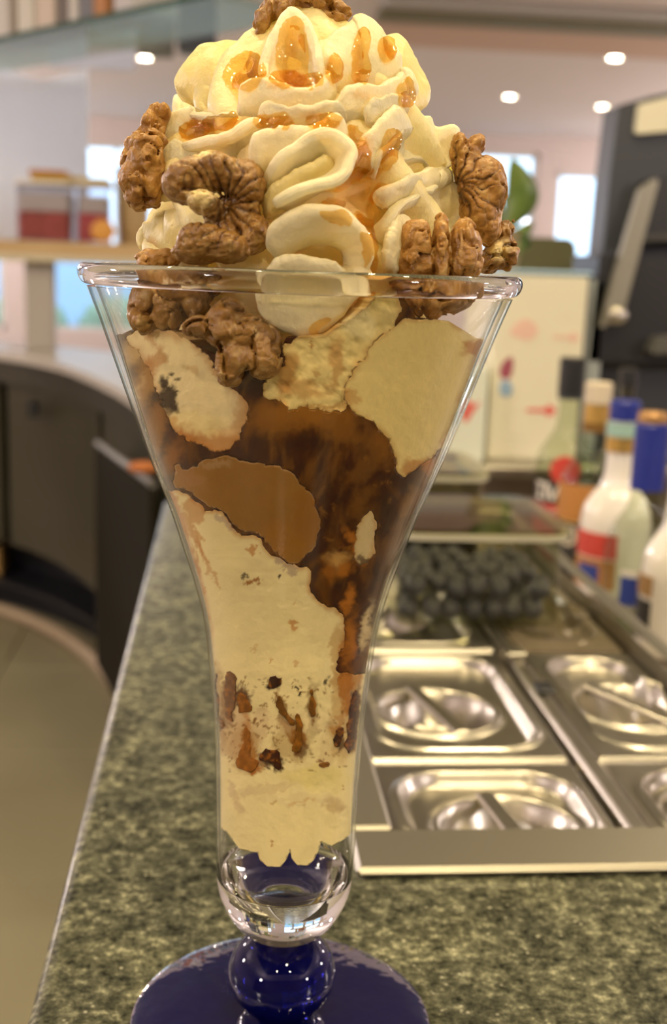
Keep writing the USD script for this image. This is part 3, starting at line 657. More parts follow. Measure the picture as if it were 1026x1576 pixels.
def ribbon(edge, root, bulge=2.0, curl=0.0, thick=2.6, lip=1.15, seed=0, taper=.16, nu=56, nv=22, rag=0.35, world=None, tint=(), base=CREAM):
    """A ruffle: a thick sheet from a root line in the mass to a free edge. edge, root: (px, py, mm in front of the mass)."""
    if world is None:
        def lift(pts):
            P = spline(pts, nu)
            return at_depth(P[:, 0], P[:, 1], body_depth(P[:, 0], P[:, 1]) + P[:, 2]), P[:, :2]
        B, Bx = lift(edge); A, Ax = lift(root)
    else:
        B, A = world; Bx = Ax = None
    v = 1 - (1 - np.linspace(0, 1, nv)) ** 1.7
    u0 = np.linspace(0, 1, nu); shp = np.sqrt(np.clip(1 - (1 - np.clip(np.minimum(u0, 1 - u0) / taper, 0, 1)) ** 2, 0, 1)) * .75 + .25
    B = A + (B - A) * shp[:, None]
    thick, rag = thick * .74, rag * 1.5
    P = A[:, None] * (1 - v)[None, :, None] + B[:, None] * v[None, :, None]
    du = np.gradient(P, axis=0); dv = np.gradient(P, axis=1)
    N0 = np.cross(du, dv); N0 /= np.linalg.norm(N0, axis=2, keepdims=True) + 1e-12
    mid = P.reshape(-1, 3).mean(0); outw = np.array([mid[0] - AX, mid[1] - AY, 0.0]); outw /= np.linalg.norm(outw) + 1e-9
    if world is None: outw = 0.5 * outw + 0.5 * np.array([0, -1.0, 0.1])
    if (N0.reshape(-1, 3).mean(0) @ outw) < 0: N0 = -N0
    n0 = N0.reshape(-1, 3).mean(0); n0 /= np.linalg.norm(n0)
    D = 0.5 * N0 + 0.5 * n0
    off = bulge * np.sin(math.pi * v) + curl * v ** 4
    P = P + D * (off * MM)[None, :, None]
    arc = np.r_[0, np.cumsum(np.linalg.norm(np.diff(B, axis=0), axis=1))] / MM
    P = P + D * ((meshkit.fbm(np.c_[arc / 7.5, np.full(nu, seed * 2.3), np.zeros(nu)], 2, seed + 60) - .5)[:, None] * (2.6 * MM * v ** 2)[None])[..., None]
    wob = meshkit.fbm(P.reshape(-1, 3) * 110 + seed * 5.1, 3, seed).reshape(nu, nv) - 0.5
    P = P + D * (wob * 3.0 * MM * (0.2 + v)[None, :])[..., None]
    eg = (meshkit.fbm(np.c_[np.linspace(0, 9, nu), np.full(nu, seed), np.zeros(nu)], 3, seed) - 0.5)
    P = P + (dv / (np.linalg.norm(dv, axis=2, keepdims=True) + 1e-12)) * (eg[:, None] * rag * 3.2 * MM * (v ** 6)[None])[..., None]
    du = np.gradient(P, axis=0); dv = np.gradient(P, axis=1)
    N = np.cross(du, dv); N /= np.linalg.norm(N, axis=2, keepdims=True) + 1e-12
    if (N.reshape(-1, 3).mean(0) @ n0) < 0: N = -N
    u = np.linspace(0, 1, nu)
    endt = np.sqrt(np.clip(1 - (1 - np.clip(np.minimum(u, 1 - u) / 0.09, 0, 1)) ** 2, 0.0004, 1))
    prof = (1.15 - .45 * np.clip(v / .8, 0, 1) + (lip - 1) * np.clip((v - .7) / .2, 0, 1)) * np.sqrt(np.clip(1 - np.clip((v - .86) / .14, 0, 1) ** 2, 0.06, 1))
    h = 0.5 * thick * MM * endt[:, None] * prof[None] 
    Fr, Bk = P + N * h[..., None], P - N * h[..., None]
    # rounded lip
    tan = dv[:, -1] / (np.linalg.norm(dv[:, -1], axis=1, keepdims=True) + 1e-12)
    loop = np.concatenate([Fr, Bk[:, ::-1]], 1)                       # (nu, 2nv, 3)
    m = loop.shape[1]; V = loop.reshape(-1, 3)
    fine = meshkit.fbm(V * 420, 3, seed + 2) - 0.5
    VN = np.concatenate([N, -N[:, ::-1]], 1).reshape(-1, 3)
    V = V + VN * (fine * 0.42 * MM)[:, None]
    F = []
    I, K = np.meshgrid(np.arange(nu - 1), np.arange(m), indexing='ij'); K2 = (K + 1) % m
    a, b, c, d = I * m + K, (I + 1) * m + K, (I + 1) * m + K2, I * m + K2
    F = np.vstack([np.stack([a, b, c], -1).reshape(-1, 3), np.stack([a, c, d], -1).reshape(-1, 3)])
    caps = []
    for i in (0, nu - 1):
        for k in range(1, m - 1): caps.append([i * m, i * m + k, i * m + k + 1] if i else [i * m, i * m + k + 1, i * m + k])
    t = trimesh.Trimesh(V, np.vstack([F, caps]), process=False); t.fix_normals()
    xy = to_px(t.vertices)
    col = np.asarray(base)[None] * (1 + 0.05 * (meshkit.fbm(V * 150, 3, seed) - .5))[:, None]
    vv = np.concatenate([v, v[::-1]])[None].repeat(nu, 0).reshape(-1)
    col = col * (0.86 + 0.14 * np.clip(vv * 1.4, 0, 1))[:, None] ** np.array([0.3, 0.5, 1.4])   # deeper yellow and a little darker towards the root line
    stain(col, xy, tint, 1.0, .8)
    cream_meshes.append(t)
    return obj('ruffle', t, m_cream, cream, col=np.clip(col, .003, 1))

# the mass that carries the ruffles
A_ = np.linspace(0, 2 * math.pi, 120, endpoint=False)
zt = np.linspace(0.183, 0.2655, 60)
pyz = np.array([to_px(np.array([AX, AY, CT + z]))[1] for z in zt])
rr = (RC(pyz) + np.interp(pyz, [120, 190], [-2.0, 0.3]))[None] * MM * (1 + 0.10 * np.sin(A_[:, None] * 7 + zt[None] * 260) * np.clip((zt - 0.195) / .01, 0, 1)[None])
G = np.stack([AX + rr * np.cos(A_)[:, None], AY + rr * np.sin(A_)[:, None], np.broadcast_to(CT + zt, rr.shape)], -1)
G = np.concatenate([np.broadcast_to([AX, AY, CT + zt[0]], (120, 1, 3)), G, np.broadcast_to([AX, AY, CT + zt[-1] + .001], (120, 1, 3))], 1)
m_ = G.shape[1]; I, K = np.meshgrid(np.arange(120), np.arange(m_ - 1), indexing='ij'); J = (I + 1) % 120
ct = trimesh.Trimesh(G.reshape(-1, 3), np.vstack([np.stack([I * m_ + K, J * m_ + K, J * m_ + K + 1], -1).reshape(-1, 3), np.stack([I * m_ + K, J * m_ + K + 1, I * m_ + K + 1], -1).reshape(-1, 3)]), process=False)
ct.merge_vertices(digits_vertex=7); ct.update_faces(ct.nondegenerate_faces())
ct.vertices += ct.vertex_normals * ((meshkit.fbm(ct.vertices * 130, 3, 8) - .5) * 3.0 * MM)[:, None]
cream_meshes.append(ct)
_c = np.tile(CREAM * .5 + CREAM_Y * .5, (len(ct.vertices), 1))
stain(_c, to_px(ct.vertices), [(580, 240, 30, 60, 20, TINT, .25), (560, 340, 34, 60, 0, TINT, .2), (400, 190, 60, 14, 0, TINT, .5)])
obj('mound', ct, m_cream, cream, col=_c)

SY = lambda x, y, rx, ry, rot=0, s=.8: (x, y, rx, ry, rot, TINT, s)
R_ = [
 # top row
 dict(edge=[(268, 152, -4), (274, 108, -6), (302, 74, -6), (345, 66, -6), (388, 72, -6), (410, 105, -4)], root=[(300, 165, -3), (320, 160, -3), (340, 158, -3), (360, 155, -3), (385, 150, -3), (410, 145, -3)], bulge=1.5, thick=3.0, base=CREAM_Y, tint=[SY(385, 105, 24, 22, 0, .4)]),
 dict(edge=[(590, 40, -8), (626, 66, -8), (650, 110, -8), (658, 160, -6), (640, 178, -4)], root=[(560, 120, -3), (580, 130, -3), (595, 140, -3), (600, 160, -3), (605, 175, -3)], bulge=1.0, thick=2.8, base=CREAM_Y),
 dict(edge=[(494, 128, 3), (500, 60, 4), (520, 42, 5), (545, 28, 5), (572, 34, 4), (590, 58, 3), (612, 76, 3), (606, 100, 4), (622, 108, 6)], root=[(500, 150, 0), (515, 150, 0), (530, 150, 0), (545, 148, 0), (560, 146, 0), (570, 144, 0), (580, 142, 0), (590, 140, 0), (600, 138, 0)], bulge=2.5, thick=3.0, rag=.9, tint=[SY(550, 100, 10, 60, 0, .6), SY(510, 95, 16, 20, 0, .6), SY(592, 75, 12, 18, 0, .7), SY(560, 130, 44, 10, -12, .6)]),
 dict(edge=[(404, 140, 6), (405, 85, 6), (424, 48, 6), (452, 20, 6), (478, 42, 6), (492, 82, 6), (499, 138, 7)], root=[(418, 150, 3), (430, 152, 3), (440, 154, 3), (452, 155, 3), (464, 154, 3), (476, 152, 3), (488, 150, 3)], bulge=-1.2, curl=1.5, thick=3.2, lip=1.35, rag=.3, tint=[SY(448, 78, 17, 60, 2, .55), SY(452, 122, 30, 12, 0, .6)]),
 # second row
 dict(edge=[(362, 152, 8), (372, 128, 7), (405, 118, 7), (450, 134, 9), (490, 128, 9), (505, 112, 7), (500, 92, 4)], root=[(368, 190, 1), (390, 186, 1), (420, 182, 1), (450, 178, 1), (480, 170, 1), (500, 160, 1), (505, 140, 1)], bulge=2.2, thick=3.0, tint=[SY(440, 130, 60, 8, 0, .6)]),
 dict(edge=[(500, 150, 8), (528, 132, 8), (560, 128, 8), (590, 122, 9), (622, 106, 9), (632, 116, 8)], root=[(515, 195, 1), (540, 192, 1), (560, 188, 1), (580, 180, 1), (605, 165, 1), (620, 150, 1)], bulge=2.6, curl=1.2, thick=3.2, tint=[SY(555, 148, 24, 12, 0, .6)]),
 dict(edge=[(372, 178, 4), (340, 176, 5), (312, 172, 4), (306, 156, 3), (318, 136, 2), (345, 134, 2), (366, 140, 3)], root=[(375, 198, 1), (350, 198, 1), (330, 194, 1), (322, 182, 0), (332, 168, -1), (350, 160, -1), (370, 158, -1)], bulge=1.4, curl=1.0, thick=2.8, base=CREAM_Y, tint=[SY(345, 185, 30, 12, -10, .7)]),
 dict(edge=[(545, 170, 8), (570, 150, 9), (605, 142, 9), (628, 150, 7), (624, 176, 5)], root=[(560, 205, 1), (580, 200, 1), (600, 195, 1), (615, 192, 0), (615, 190, 0)], bulge=2, curl=1.2, thick=2.6, tint=[SY(590, 200, 20, 30, 20, .6)]),
 # third row
 dict(edge=[(258, 268, 1), (243, 240, 1), (246, 206, 1), (262, 180, 2), (300, 172, 4), (340, 176, 6), (375, 168, 7)], root=[(300, 250, 0), (300, 240, 0), (305, 230, 0), (315, 220, 0), (335, 212, 0), (355, 206, 0), (380, 200, 0)], bulge=-1.5, curl=2, thick=3.0, lip=1.3, tint=[SY(300, 195, 26, 14, 20, .75)]),
 dict(edge=[(262, 318, 3), (240, 285, 4), (243, 250, 5), (268, 226, 7), (305, 212, 9), (345, 205, 10), (385, 180, 9), (398, 165, 8)], root=[(300, 300, 1), (300, 285, 1), (312, 268, 1), (330, 255, 1), (350, 245, 1), (372, 235, 1), (395, 222, 1), (410, 205, 1)], bulge=1.0, curl=2.2, thick=3.4, lip=1.35, tint=[SY(335, 228, 44, 14, -14, .45)]),
 dict(edge=[(380, 236, 11), (392, 204, 11), (420, 198, 11), (456, 200, 12), (480, 196, 12), (500, 182, 11), (526, 184, 10), (532, 198, 8)], root=[(390, 268, 3), (410, 262, 3), (430, 258, 3), (452, 254, 3), (475, 248, 3), (498, 240, 3), (515, 230, 3), (530, 220, 3)], bulge=2.4, curl=-0.6, thick=3.2, lip=1.2, tint=[SY(430, 188, 50, 8, 0, .5)]),
 dict(edge=[(395, 172, 8), (400, 160, 8), (430, 158, 8), (470, 158, 9), (505, 152, 8), (528, 160, 8), (534, 186, 7)], root=[(398, 205, 2), (420, 204, 2), (445, 204, 2), (470, 200, 2), (495, 195, 2), (515, 192, 2), (528, 196, 2)], bulge=1.4, thick=3.0, tint=[SY(420, 186, 36, 12, 0, .6), SY(480, 178, 30, 10, 0, .4)]),
 # right fans
 dict(edge=[(560, 262, 8), (580, 236, 8), (610, 200, 7), (640, 180, 5), (650, 178, 3), (668, 196, 1), (690, 198, 0), (696, 232, 1), (684, 258, 3)], root=[(570, 276, 1), (585, 270, 1), (600, 262, 1), (612, 256, 1), (625, 252, 0), (635, 250, 0), (645, 252, 0), (650, 258, 0), (655, 268, 0)], bulge=-1.2, curl=1.4, thick=2.8, lip=1.3, rag=.6, tint=[SY(596, 232, 12, 34, 24, .75)]),
 dict(edge=[(540, 240, 9), (556, 206, 9), (580, 180, 9), (606, 164, 8), (622, 172, 7)], root=[(552, 270, 1), (566, 256, 1), (582, 240, 1), (598, 225, 1), (612, 212, 1)], bulge=2.6, thick=3.2, tint=[SY(560, 232, 14, 40, 20, .6)]),
 dict(edge=[(572, 300, 9), (600, 280, 9), (640, 262, 7), (672, 258, 5), (688, 262, 3), (686, 276, 3)], root=[(580, 318, 1), (605, 306, 1), (635, 296, 1), (660, 288, 1), (672, 284, 1), (678, 284, 1)], bulge=2.0, thick=3.0, tint=[SY(590, 280, 26, 14, -20, .7)]),
 dict(edge=[(580, 345, 9), (620, 310, 9), (660, 284, 7), (690, 284, 4), (707, 308, 2), (706, 340, 2), (688, 366, 3)], root=[(588, 390, 2), (610, 380, 2), (632, 370, 2), (650, 365, 2), (660, 365, 1), (668, 370, 1), (672, 380, 1)], bulge=-2.2, curl=1.6, thick=3.2, lip=1.35),
 # the big middle curl
 dict(edge=[(398, 268, 10), (425, 240, 12), (470, 208, 14), (508, 196, 15), (536, 208, 16), (547, 240, 17), (532, 268, 18), (498, 288, 18), (460, 304, 17), (422, 330, 16)], root=[(408, 300, 3), (428, 288, 3), (450, 274, 3), (472, 264, 3), (492, 258, 3), (506, 258, 3), (508, 268, 3), (496, 282, 3), (470, 298, 3), (434, 322, 3)], bulge=1.0, curl=1.2, thick=3.6, lip=1.3, rag=.3, nu=80),
 dict(edge=[(402, 300, 8), (440, 270, 10), (480, 246, 11), (515, 236, 11)], root=[(405, 330, 3), (440, 312, 3), (475, 294, 3), (505, 280, 3)], bulge=2.2, thick=3.4, base=CREAM_Y),
 # the lower curl with its hollow
 dict(edge=[(404, 384, 12), (420, 352, 14), (455, 332, 16), (500, 326, 17), (540, 336, 17), (566, 360, 16), (574, 392, 14), (566, 424, 12)], root=[(430, 392, 5), (446, 378, 5), (468, 368, 5), (495, 364, 5), (518, 368, 5), (534, 380, 5), (540, 398, 5), (540, 420, 5)], bulge=1.6, curl=-1.2, thick=4.2, lip=1.25, nu=80, rag=.25),
 dict(edge=[(402, 408, 13), (425, 396, 13), (462, 390, 13), (500, 394, 13), (532, 410, 13)], root=[(404, 432, 4), (430, 426, 4), (465, 424, 4), (500, 426, 4), (530, 432, 4)], bulge=2.5, thick=3.4),
 dict(edge=[(578, 400, 10), (590, 360, 10), (606, 336, 9), (622, 324, 8)], root=[(592, 424, 3), (604, 400, 3), (616, 380, 3), (628, 366, 3)], bulge=2.2, thick=3.6, tint=[SY(576, 390, 10, 40, 8, .7)]),
 # lower left pointed leaf
 dict(edge=[(206, 360, -2), (232, 338, 2), (262, 324, 4), (300, 316, 6)], root=[(236, 398, 1), (256, 392, 1), (278, 386, 1), (300, 380, 1)], bulge=1.4, thick=3.2, base=CREAM_Y, tint=[SY(232, 376, 18, 16, 40, .7), SY(285, 330, 14, 10, 0, .4)]),
 dict(edge=[(250, 408, 2), (268, 388, 4), (290, 378, 6), (320, 372, 8)], root=[(262, 424, 0), (280, 418, 0), (300, 414, 0), (320, 410, 0)], bulge=1.5, thick=3.2),
]
for k, q in enumerate(R_):
    ribbon(seed=k + 1, **q)
# the drape of cream that hangs inside the glass
def wall_pt(x, y, back):
    p = at_wall(np.array([x], float), np.array([y], float))[0]; r = math.hypot(p[0] - AX, p[1] - AY); s = (r - back * MM) / r
    return np.array([AX + (p[0] - AX) * s, AY + (p[1] - AY) * s, p[2]])
E_ = spline(np.array([wall_pt(x, y, 5.0) for x, y in ((374, 462), (392, 490), (415, 506), (450, 519), (490, 519), (520, 503), (548, 478), (572, 452), (598, 426))]), 70)
A2 = spline(np.array([wall_pt(x, y, 9.0) for x, y in ((388, 430), (405, 428), (430, 426), (455, 425), (480, 425), (505, 424), (530, 422), (555, 420), (580, 418))]), 70)
ribbon(None, None, world=(E_, A2), bulge=2.6, curl=0.4, thick=4.2, lip=1.2, seed=40, nu=70, rag=.25)
# ruffles round the far side
for k in range(16):
    a0 = math.radians(32 + (k % 5) * 26 + (k // 5) * 4); z = 0.2 + 0.0165 * (k // 5); r = RC(to_px(np.array([AX, AY, CT + z + .004]))[1]) * MM
    s = np.linspace(-.30, .30, 56)
    B = np.c_[AX + (r + .0065 + .002 * np.cos(s * 9)) * np.cos(a0 + s), AY + (r + .0065 + .002 * np.cos(s * 9)) * np.sin(a0 + s), CT + z + .012 - .05 * s * s + .004 * s]
    A = np.c_[AX + (r - .002) * np.cos(a0 + s), AY + (r - .002) * np.sin(a0 + s), CT + z + 0 * s - .003]
    ribbon(None, None, world=(B, A), bulge=1.5, curl=1.5, thick=3.2, lip=1.3, seed=50 + k)

# ------------------------------------------------------------------ walnut halves
NUT, NUT_D, NUT_L, VEIN = srgb(206, 154, 76), srgb(150, 100, 40), srgb(232, 198, 128), srgb(74, 44, 18)
def walnut(label, lobes, at, depth, seed, veins=(), bare=(), tone=1.0, group='walnut halves', k=1.1, fold=0.75, h=0.38, grooves=()):
    """A walnut half carved as one solid: lobes (px, py, rx, ry, turn, forward mm, rz mm) melted together, wrinkled, with veins fanning from given points.
    at: its middle in the photograph's frame; depth: mm in front of the glass axis."""
    o = at_y(np.array(at[0], float), np.array(at[1], float), AY - depth * MM)
    sc = ((o - EYE) @ FW) / FPX * 1000                      # mm per pixel there
    Ls = []
    for x, y, rx, ry, rot, fz, rz in lobes:
        Ls.append(((x - at[0]) * sc, -(y - at[1]) * sc, rx * sc, ry * sc, -math.radians(rot), fz, rz))
    lo = np.min([[l[0] - max(l[2], l[3]) - 2, l[1] - max(l[2], l[3]) - 2, l[5] - l[6] - 2] for l in Ls], 0)
    hi = np.max([[l[0] + max(l[2], l[3]) + 2, l[1] + max(l[2], l[3]) + 2, l[5] + l[6] + 2] for l in Ls], 0)
    vs = [((x - at[0]) * sc, -(y - at[1]) * sc, n) for x, y, n in veins]
    gs = [np.array([((x - at[0]) * sc, -(y - at[1]) * sc) for x, y in g]) for g in grooves]
    def vein_field(P):
        best = np.full(P.shape[:-1], 9.0)
        for x, y, n in vs:
            dx, dy = P[..., 0] - x, P[..., 1] - y
            r = np.hypot(dx, dy)
            w = meshkit.fbm(np.stack([P[..., 0] / 5 + seed, P[..., 1] / 5, np.full_like(dx, seed)], -1), 2, seed) - .5
            a = np.arctan2(dy, dx) * n / (2 * math.pi) + w * 2.2
            f = np.abs(a - np.round(a)) * r * 2 * math.pi / n
            best = np.minimum(best, np.where((r > 0.8) & (r < 11), f + 0.05 * np.maximum(r - 7, 0), 9))
        return best
    def groove_field(P):
        best = np.full(P.shape[:-1], 9.0)
        for g in gs:
            for a, b in zip(g[:-1], g[1:]):
                ab = b - a; t_ = np.clip(((P[..., 0] - a[0]) * ab[0] + (P[..., 1] - a[1]) * ab[1]) / (ab @ ab + 1e-9), 0, 1)
                best = np.minimum(best, np.hypot(P[..., 0] - a[0] - t_ * ab[0], P[..., 1] - a[1] - t_ * ab[1]))
        return best
    def f(P):
        w3 = meshkit.fbm(P / 4.5 + seed * 3.1, 2, seed)[..., None] - .5
        Q = P + w3 * np.array([1.6, -1.3, 1.2])
        acc = 0
        for x, y, rx, ry, rot, fz, rz in Ls:
            c, s = math.cos(rot), math.sin(rot)
            dx, dy, dz = Q[..., 0] - x, Q[..., 1] - y, Q[..., 2] - fz
            u, v = (dx * c + dy * s) / rx, (-dx * s + dy * c) / ry
            q = np.sqrt(u * u + v * v + (dz / rz) ** 2)
            d = (q - 1) * min(rx, ry, rz)
            acc = acc + np.exp(-np.clip(d, -8, 8) / (k * .45))
        d = -np.log(acc + 1e-12) * k * .45
        n1 = meshkit.noise(P / 3.1 + seed * 1.7 + w3 * 1.2, seed + 3)
        ridge = 1 - np.abs(2 * n1 - 1)
        d = d + fold * (np.clip((ridge - .72) / .28, 0, 1) ** 1.5) * 1.1 - fold * .25 * (meshkit.noise(P / 1.6 + 9, seed + 5) - .5)
        n4 = meshkit.noise(P / 1.5 + w3 * 2.5, seed + 11)
        d = d + .28 * np.clip((1 - np.abs(2 * n4 - 1) - .7) / .3, 0, 1)
        if vs: d = d + 0.35 * np.exp(-(vein_field(P) / .28) ** 2)
        if gs: d = d + .8 * np.exp(-(groove_field(P) / .5) ** 2)
        return d
    t = nets(f, lo, hi, h)
    V = t.vertices.copy()
    tone = tone * .84
    n1 = meshkit.fbm(V / 5 + seed, 3, seed + 6)[:, None]; n2 = meshkit.fbm(V / 1.4 + seed, 3, seed + 7)[:, None]
    col = (NUT_D * (1 - n1) + NUT * n1) * (0.75 + .5 * n2) * tone
    fib = meshkit.fbm(np.c_[V[:, 0] / .5, V[:, 1] / 2.2, V[:, 2] / .8] + seed, 3, seed + 8)[:, None]
    col = col * (.82 + .36 * fib)
    w = np.clip((n2 - .55) * 4, 0, 1) * .6; col = col * (1 - w) + NUT_L * tone * w
    # the skin is darker where it is folded in
    if vs:
        vw = np.exp(-(vein_field(V) / .26) ** 2)[:, None] * .9; col = col * (1 - vw) + VEIN * vw
    for x, y, r in bare:
        bx, by = (x - at[0]) * sc, -(y - at[1]) * sc
        bw = (np.clip(1.5 - np.hypot(V[:, 0] - bx, V[:, 1] - by) / (r * sc) + (n2[:, 0] - .5), 0, 1) * (V[:, 2] > 0))[:, None]
        col = col * (1 - bw) + srgb(232, 206, 140) * (.8 + .4 * n2) * bw
    Wd = o + (V[:, :1] * RT + V[:, 1:2] * UP - V[:, 2:3] * FW) * MM
    tt = trimesh.Trimesh(Wd, t.faces, process=False); tt.fix_normals()
    kern = obj('walnut_half', tt, m_nut, None, col=np.clip(col, .004, 1))
    return tag(kern, label, 'walnut', group)

walnut('olive brown walnut half with a fan of dark veins and pale broken nub',
       [(290, 282, 40, 34, -20, 1, 7), (330, 268, 40, 30, 0, 1.5, 7), (375, 280, 34, 34, 15, 0, 6.5), (385, 296, 22, 24, 0, 0, 5), (320, 322, 30, 18, 6, 5, 6.5), (310, 372, 38, 26, -8, 2, 7), (350, 384, 36, 24, 10, 2, 6.5), (392, 362, 22, 30, 20, 0, 5.5), (372, 332, 30, 30, 0, -1, 5), (345, 340, 34, 40, 0, -2, 5), (300, 392, 34, 16, 0, 1, 6)],
       (335, 322), 38, 1, veins=[(349, 316, 17)], bare=[(316, 320, 20), (316, 245, 12)], fold=.22, tone=.74, grooves=[[(285, 300), (330, 306), (352, 318)], [(290, 346), (330, 350), (352, 330)]])
walnut('knobbly caramel brown walnut half standing free at the left of the cream, above the rim',
       [(247, 176, 18, 18, 0, 0, 5), (236, 196, 20, 20, 0, 1, 6), (216, 224, 22, 18, 0, 1, 6), (240, 232, 22, 24, 0, 2, 7), (204, 250, 20, 18, 0, 0, 6), (228, 262, 24, 22, 0, 2, 7), (206, 282, 22, 24, 0, 1, 6.5), (212, 306, 18, 20, 0, 0, 6), (238, 296, 14, 26, 0, 1, 5.5), (246, 262, 18, 40, 0, 0, 6), (226, 244, 26, 40, 0, 2, 6.5), (222, 286, 22, 30, 0, 2, 6)],
       (222, 245), 8, 2, fold=.9, tone=.98)
walnut('smooth tan fan-shaped walnut half right of the cream, beside the green leaf',
       [(704, 232, 12, 28, 5, 1, 5), (732, 226, 18, 14, -30, 1, 5), (722, 246, 18, 18, 0, 1, 5), (740, 280, 36, 36, 0, 2, 6.5), (758, 300, 22, 40, 0, 1, 6), (738, 330, 32, 36, 0, 1, 6), (722, 290, 22, 40, 0, 2, 6), (750, 355, 20, 24, 0, 0, 5.5), (708, 266, 12, 20, 0, 2, 5)],
       (735, 290), 7, 3, veins=[(702, 296, 15)], fold=.4, tone=1.0)
walnut('upright walnut piece with three blunt glossy fingers at right, tucked behind the rim',
       [(672, 402, 66, 36, 0, -1, 6), (634, 372, 26, 30, 0, 2, 6.5), (626, 405, 26, 36, 0, 1, 6.5), (652, 400, 18, 36, 0, 1, 6), (676, 372, 13, 42, 0, 2, 5.5), (676, 405, 20, 34, 0, 1, 6), (712, 372, 26, 34, 0, 1, 6.5), (716, 400, 26, 36, 0, 1, 6.5), (650, 366, 11, 18, -10, 4, 4)],
       (672, 390), 31, 4, fold=.75, tone=1.0, grooves=[[(662, 350), (664, 400), (666, 430)], [(692, 350), (692, 400), (690, 430)]])
walnut('small dark curled walnut piece at the far right, just above the rim',
       [(774, 362, 12, 20, 0, 0, 5), (786, 350, 8, 14, 20, 0, 4), (760, 388, 22, 16, -30, 1, 5), (780, 398, 16, 18, 0, 0, 5), (788, 384, 8, 12, 0, 0, 4), (750, 408, 18, 12, 0, 0, 5)],
       (768, 382), 6, 5, fold=1.1, tone=.72, bare=[(764, 390, 14)])
walnut('tan walnut half lying on top of the cream, cut off by the upper edge',
       [(404, 42, 17, 25, 10, 2, 5), (425, 22, 24, 22, 0, 1, 6), (455, 4, 30, 26, 0, 0, 7), (492, 10, 32, 26, 0, 0, 7), (518, 24, 26, 16, 0, 0, 6), (505, 36, 26, 10, -6, 0, 5), (470, -22, 44, 30, 0, 0, 8), (432, 30, 16, 14, 0, 2, 5)],
       (466, 6), 1, 6, fold=.7, tone=.85, grooves=[[(418, 0), (424, 30), (420, 52)], [(478, 4), (520, 28), (545, 30)]])
walnut('small round walnut piece at the left rim under a pointed cream leaf',
       [(240, 402, 26, 18, 0, 0, 5), (262, 398, 16, 14, 0, 1, 4.5), (228, 412, 16, 14, 0, 0, 4)], (244, 404), 28, 7, fold=.5, tone=1.05)
walnut('reddish brown walnut half inside the glass at left, against the wall under the rim',
       [(232, 458, 28, 36, 0, 0, 6), (262, 456, 36, 40, 0, 1, 6.5), (296, 452, 34, 36, 0, 1, 6), (218, 490, 20, 30, -15, 1, 5), (262, 492, 26, 22, 0, 2, 5), (306, 480, 22, 26, 20, 2, 5), (320, 440, 22, 20, 0, 0, 5)],
       (262, 464), 29, 8, fold=1.0, tone=.78)
walnut('crinkled walnut half inside the glass, half sunk in the ice cream left of centre',
       [(350, 492, 30, 32, 20, 3, 6), (312, 508, 28, 16, -10, 4, 5), (345, 520, 34, 20, 10, 4, 5.5), (385, 516, 34, 30, 0, 2, 6), (406, 552, 32, 34, 0, 1, 6), (360, 556, 26, 24, 0, 3, 5), (352, 578, 22, 18, 0, 2, 5), (416, 530, 18, 26, 0, 1, 5)],
       (365, 528), 40, 9, fold=1.1, tone=.66)
walnut('smooth brown walnut half inside the glass at right, under the rim beside the clear wall',
       [(622, 448, 28, 30, 0, 0, 6), (650, 458, 22, 34, 0, 2, 5.5), (690, 452, 34, 34, 0, 1, 6), (712, 446, 22, 26, 0, 0, 5.5), (662, 476, 18, 22, 0, 3, 4.5)],
       (665, 455), 30, 10, fold=.6, tone=.85, grooves=[[(640, 430), (646, 470), (652, 492)]])

# ------------------------------------------------------------------ caramel syrup running over the cream
_pts = np.vstack([t.vertices for t in cream_meshes]); _px = to_px(_pts); _dep = (_pts - EYE) @ FW
_kd = cKDTree(_px)
def drip(pts, dome=1.5, step=3.0, parent=None):
    q = ragged(smooth_poly(pts, 4).buffer(6), .55)
    q = max(getattr(q, 'geoms', [q]), key=lambda g_: g_.area)
    v, f = slab_mesh(q, step)
    dist = edge_dist(q, v[:, :2])
    near = _kd.query_ball_point(v[:, :2], 4.5)
    d = np.array([_dep[n].min() if len(n) else np.nan for n in near])
    ok = ~np.isnan(d)
    d[~ok] = d[ok][cKDTree(v[ok, :2]).query(v[~ok, :2])[1]]
    nb = cKDTree(v[:, :2]).query_ball_point(v[:, :2], 7.0)
    for _ in range(4):
        d = np.array([0.5 * d[n].mean() + 0.5 * d[n].min() for n in nb]) if _ < 1 else np.array([d[n].mean() for n in nb])
    hgt = .32 * dome * MM * np.sqrt(np.clip(1 - (1 - np.clip(dist / 9, 0, 1)) ** 2, 0, 1))
    dd = d + np.where(v[:, 2] > .5, 0.0012, 0.00005 - hgt)
    P = EYE + ray(v[:, 0], v[:, 1]) * dd[:, None]
    t = trimesh.Trimesh(P, f, process=False); t.fix_normals()
    return t
syr = thing('caramel_syrup', 'glossy amber caramel syrup drizzled in runs over the whipped cream', 'syrup')
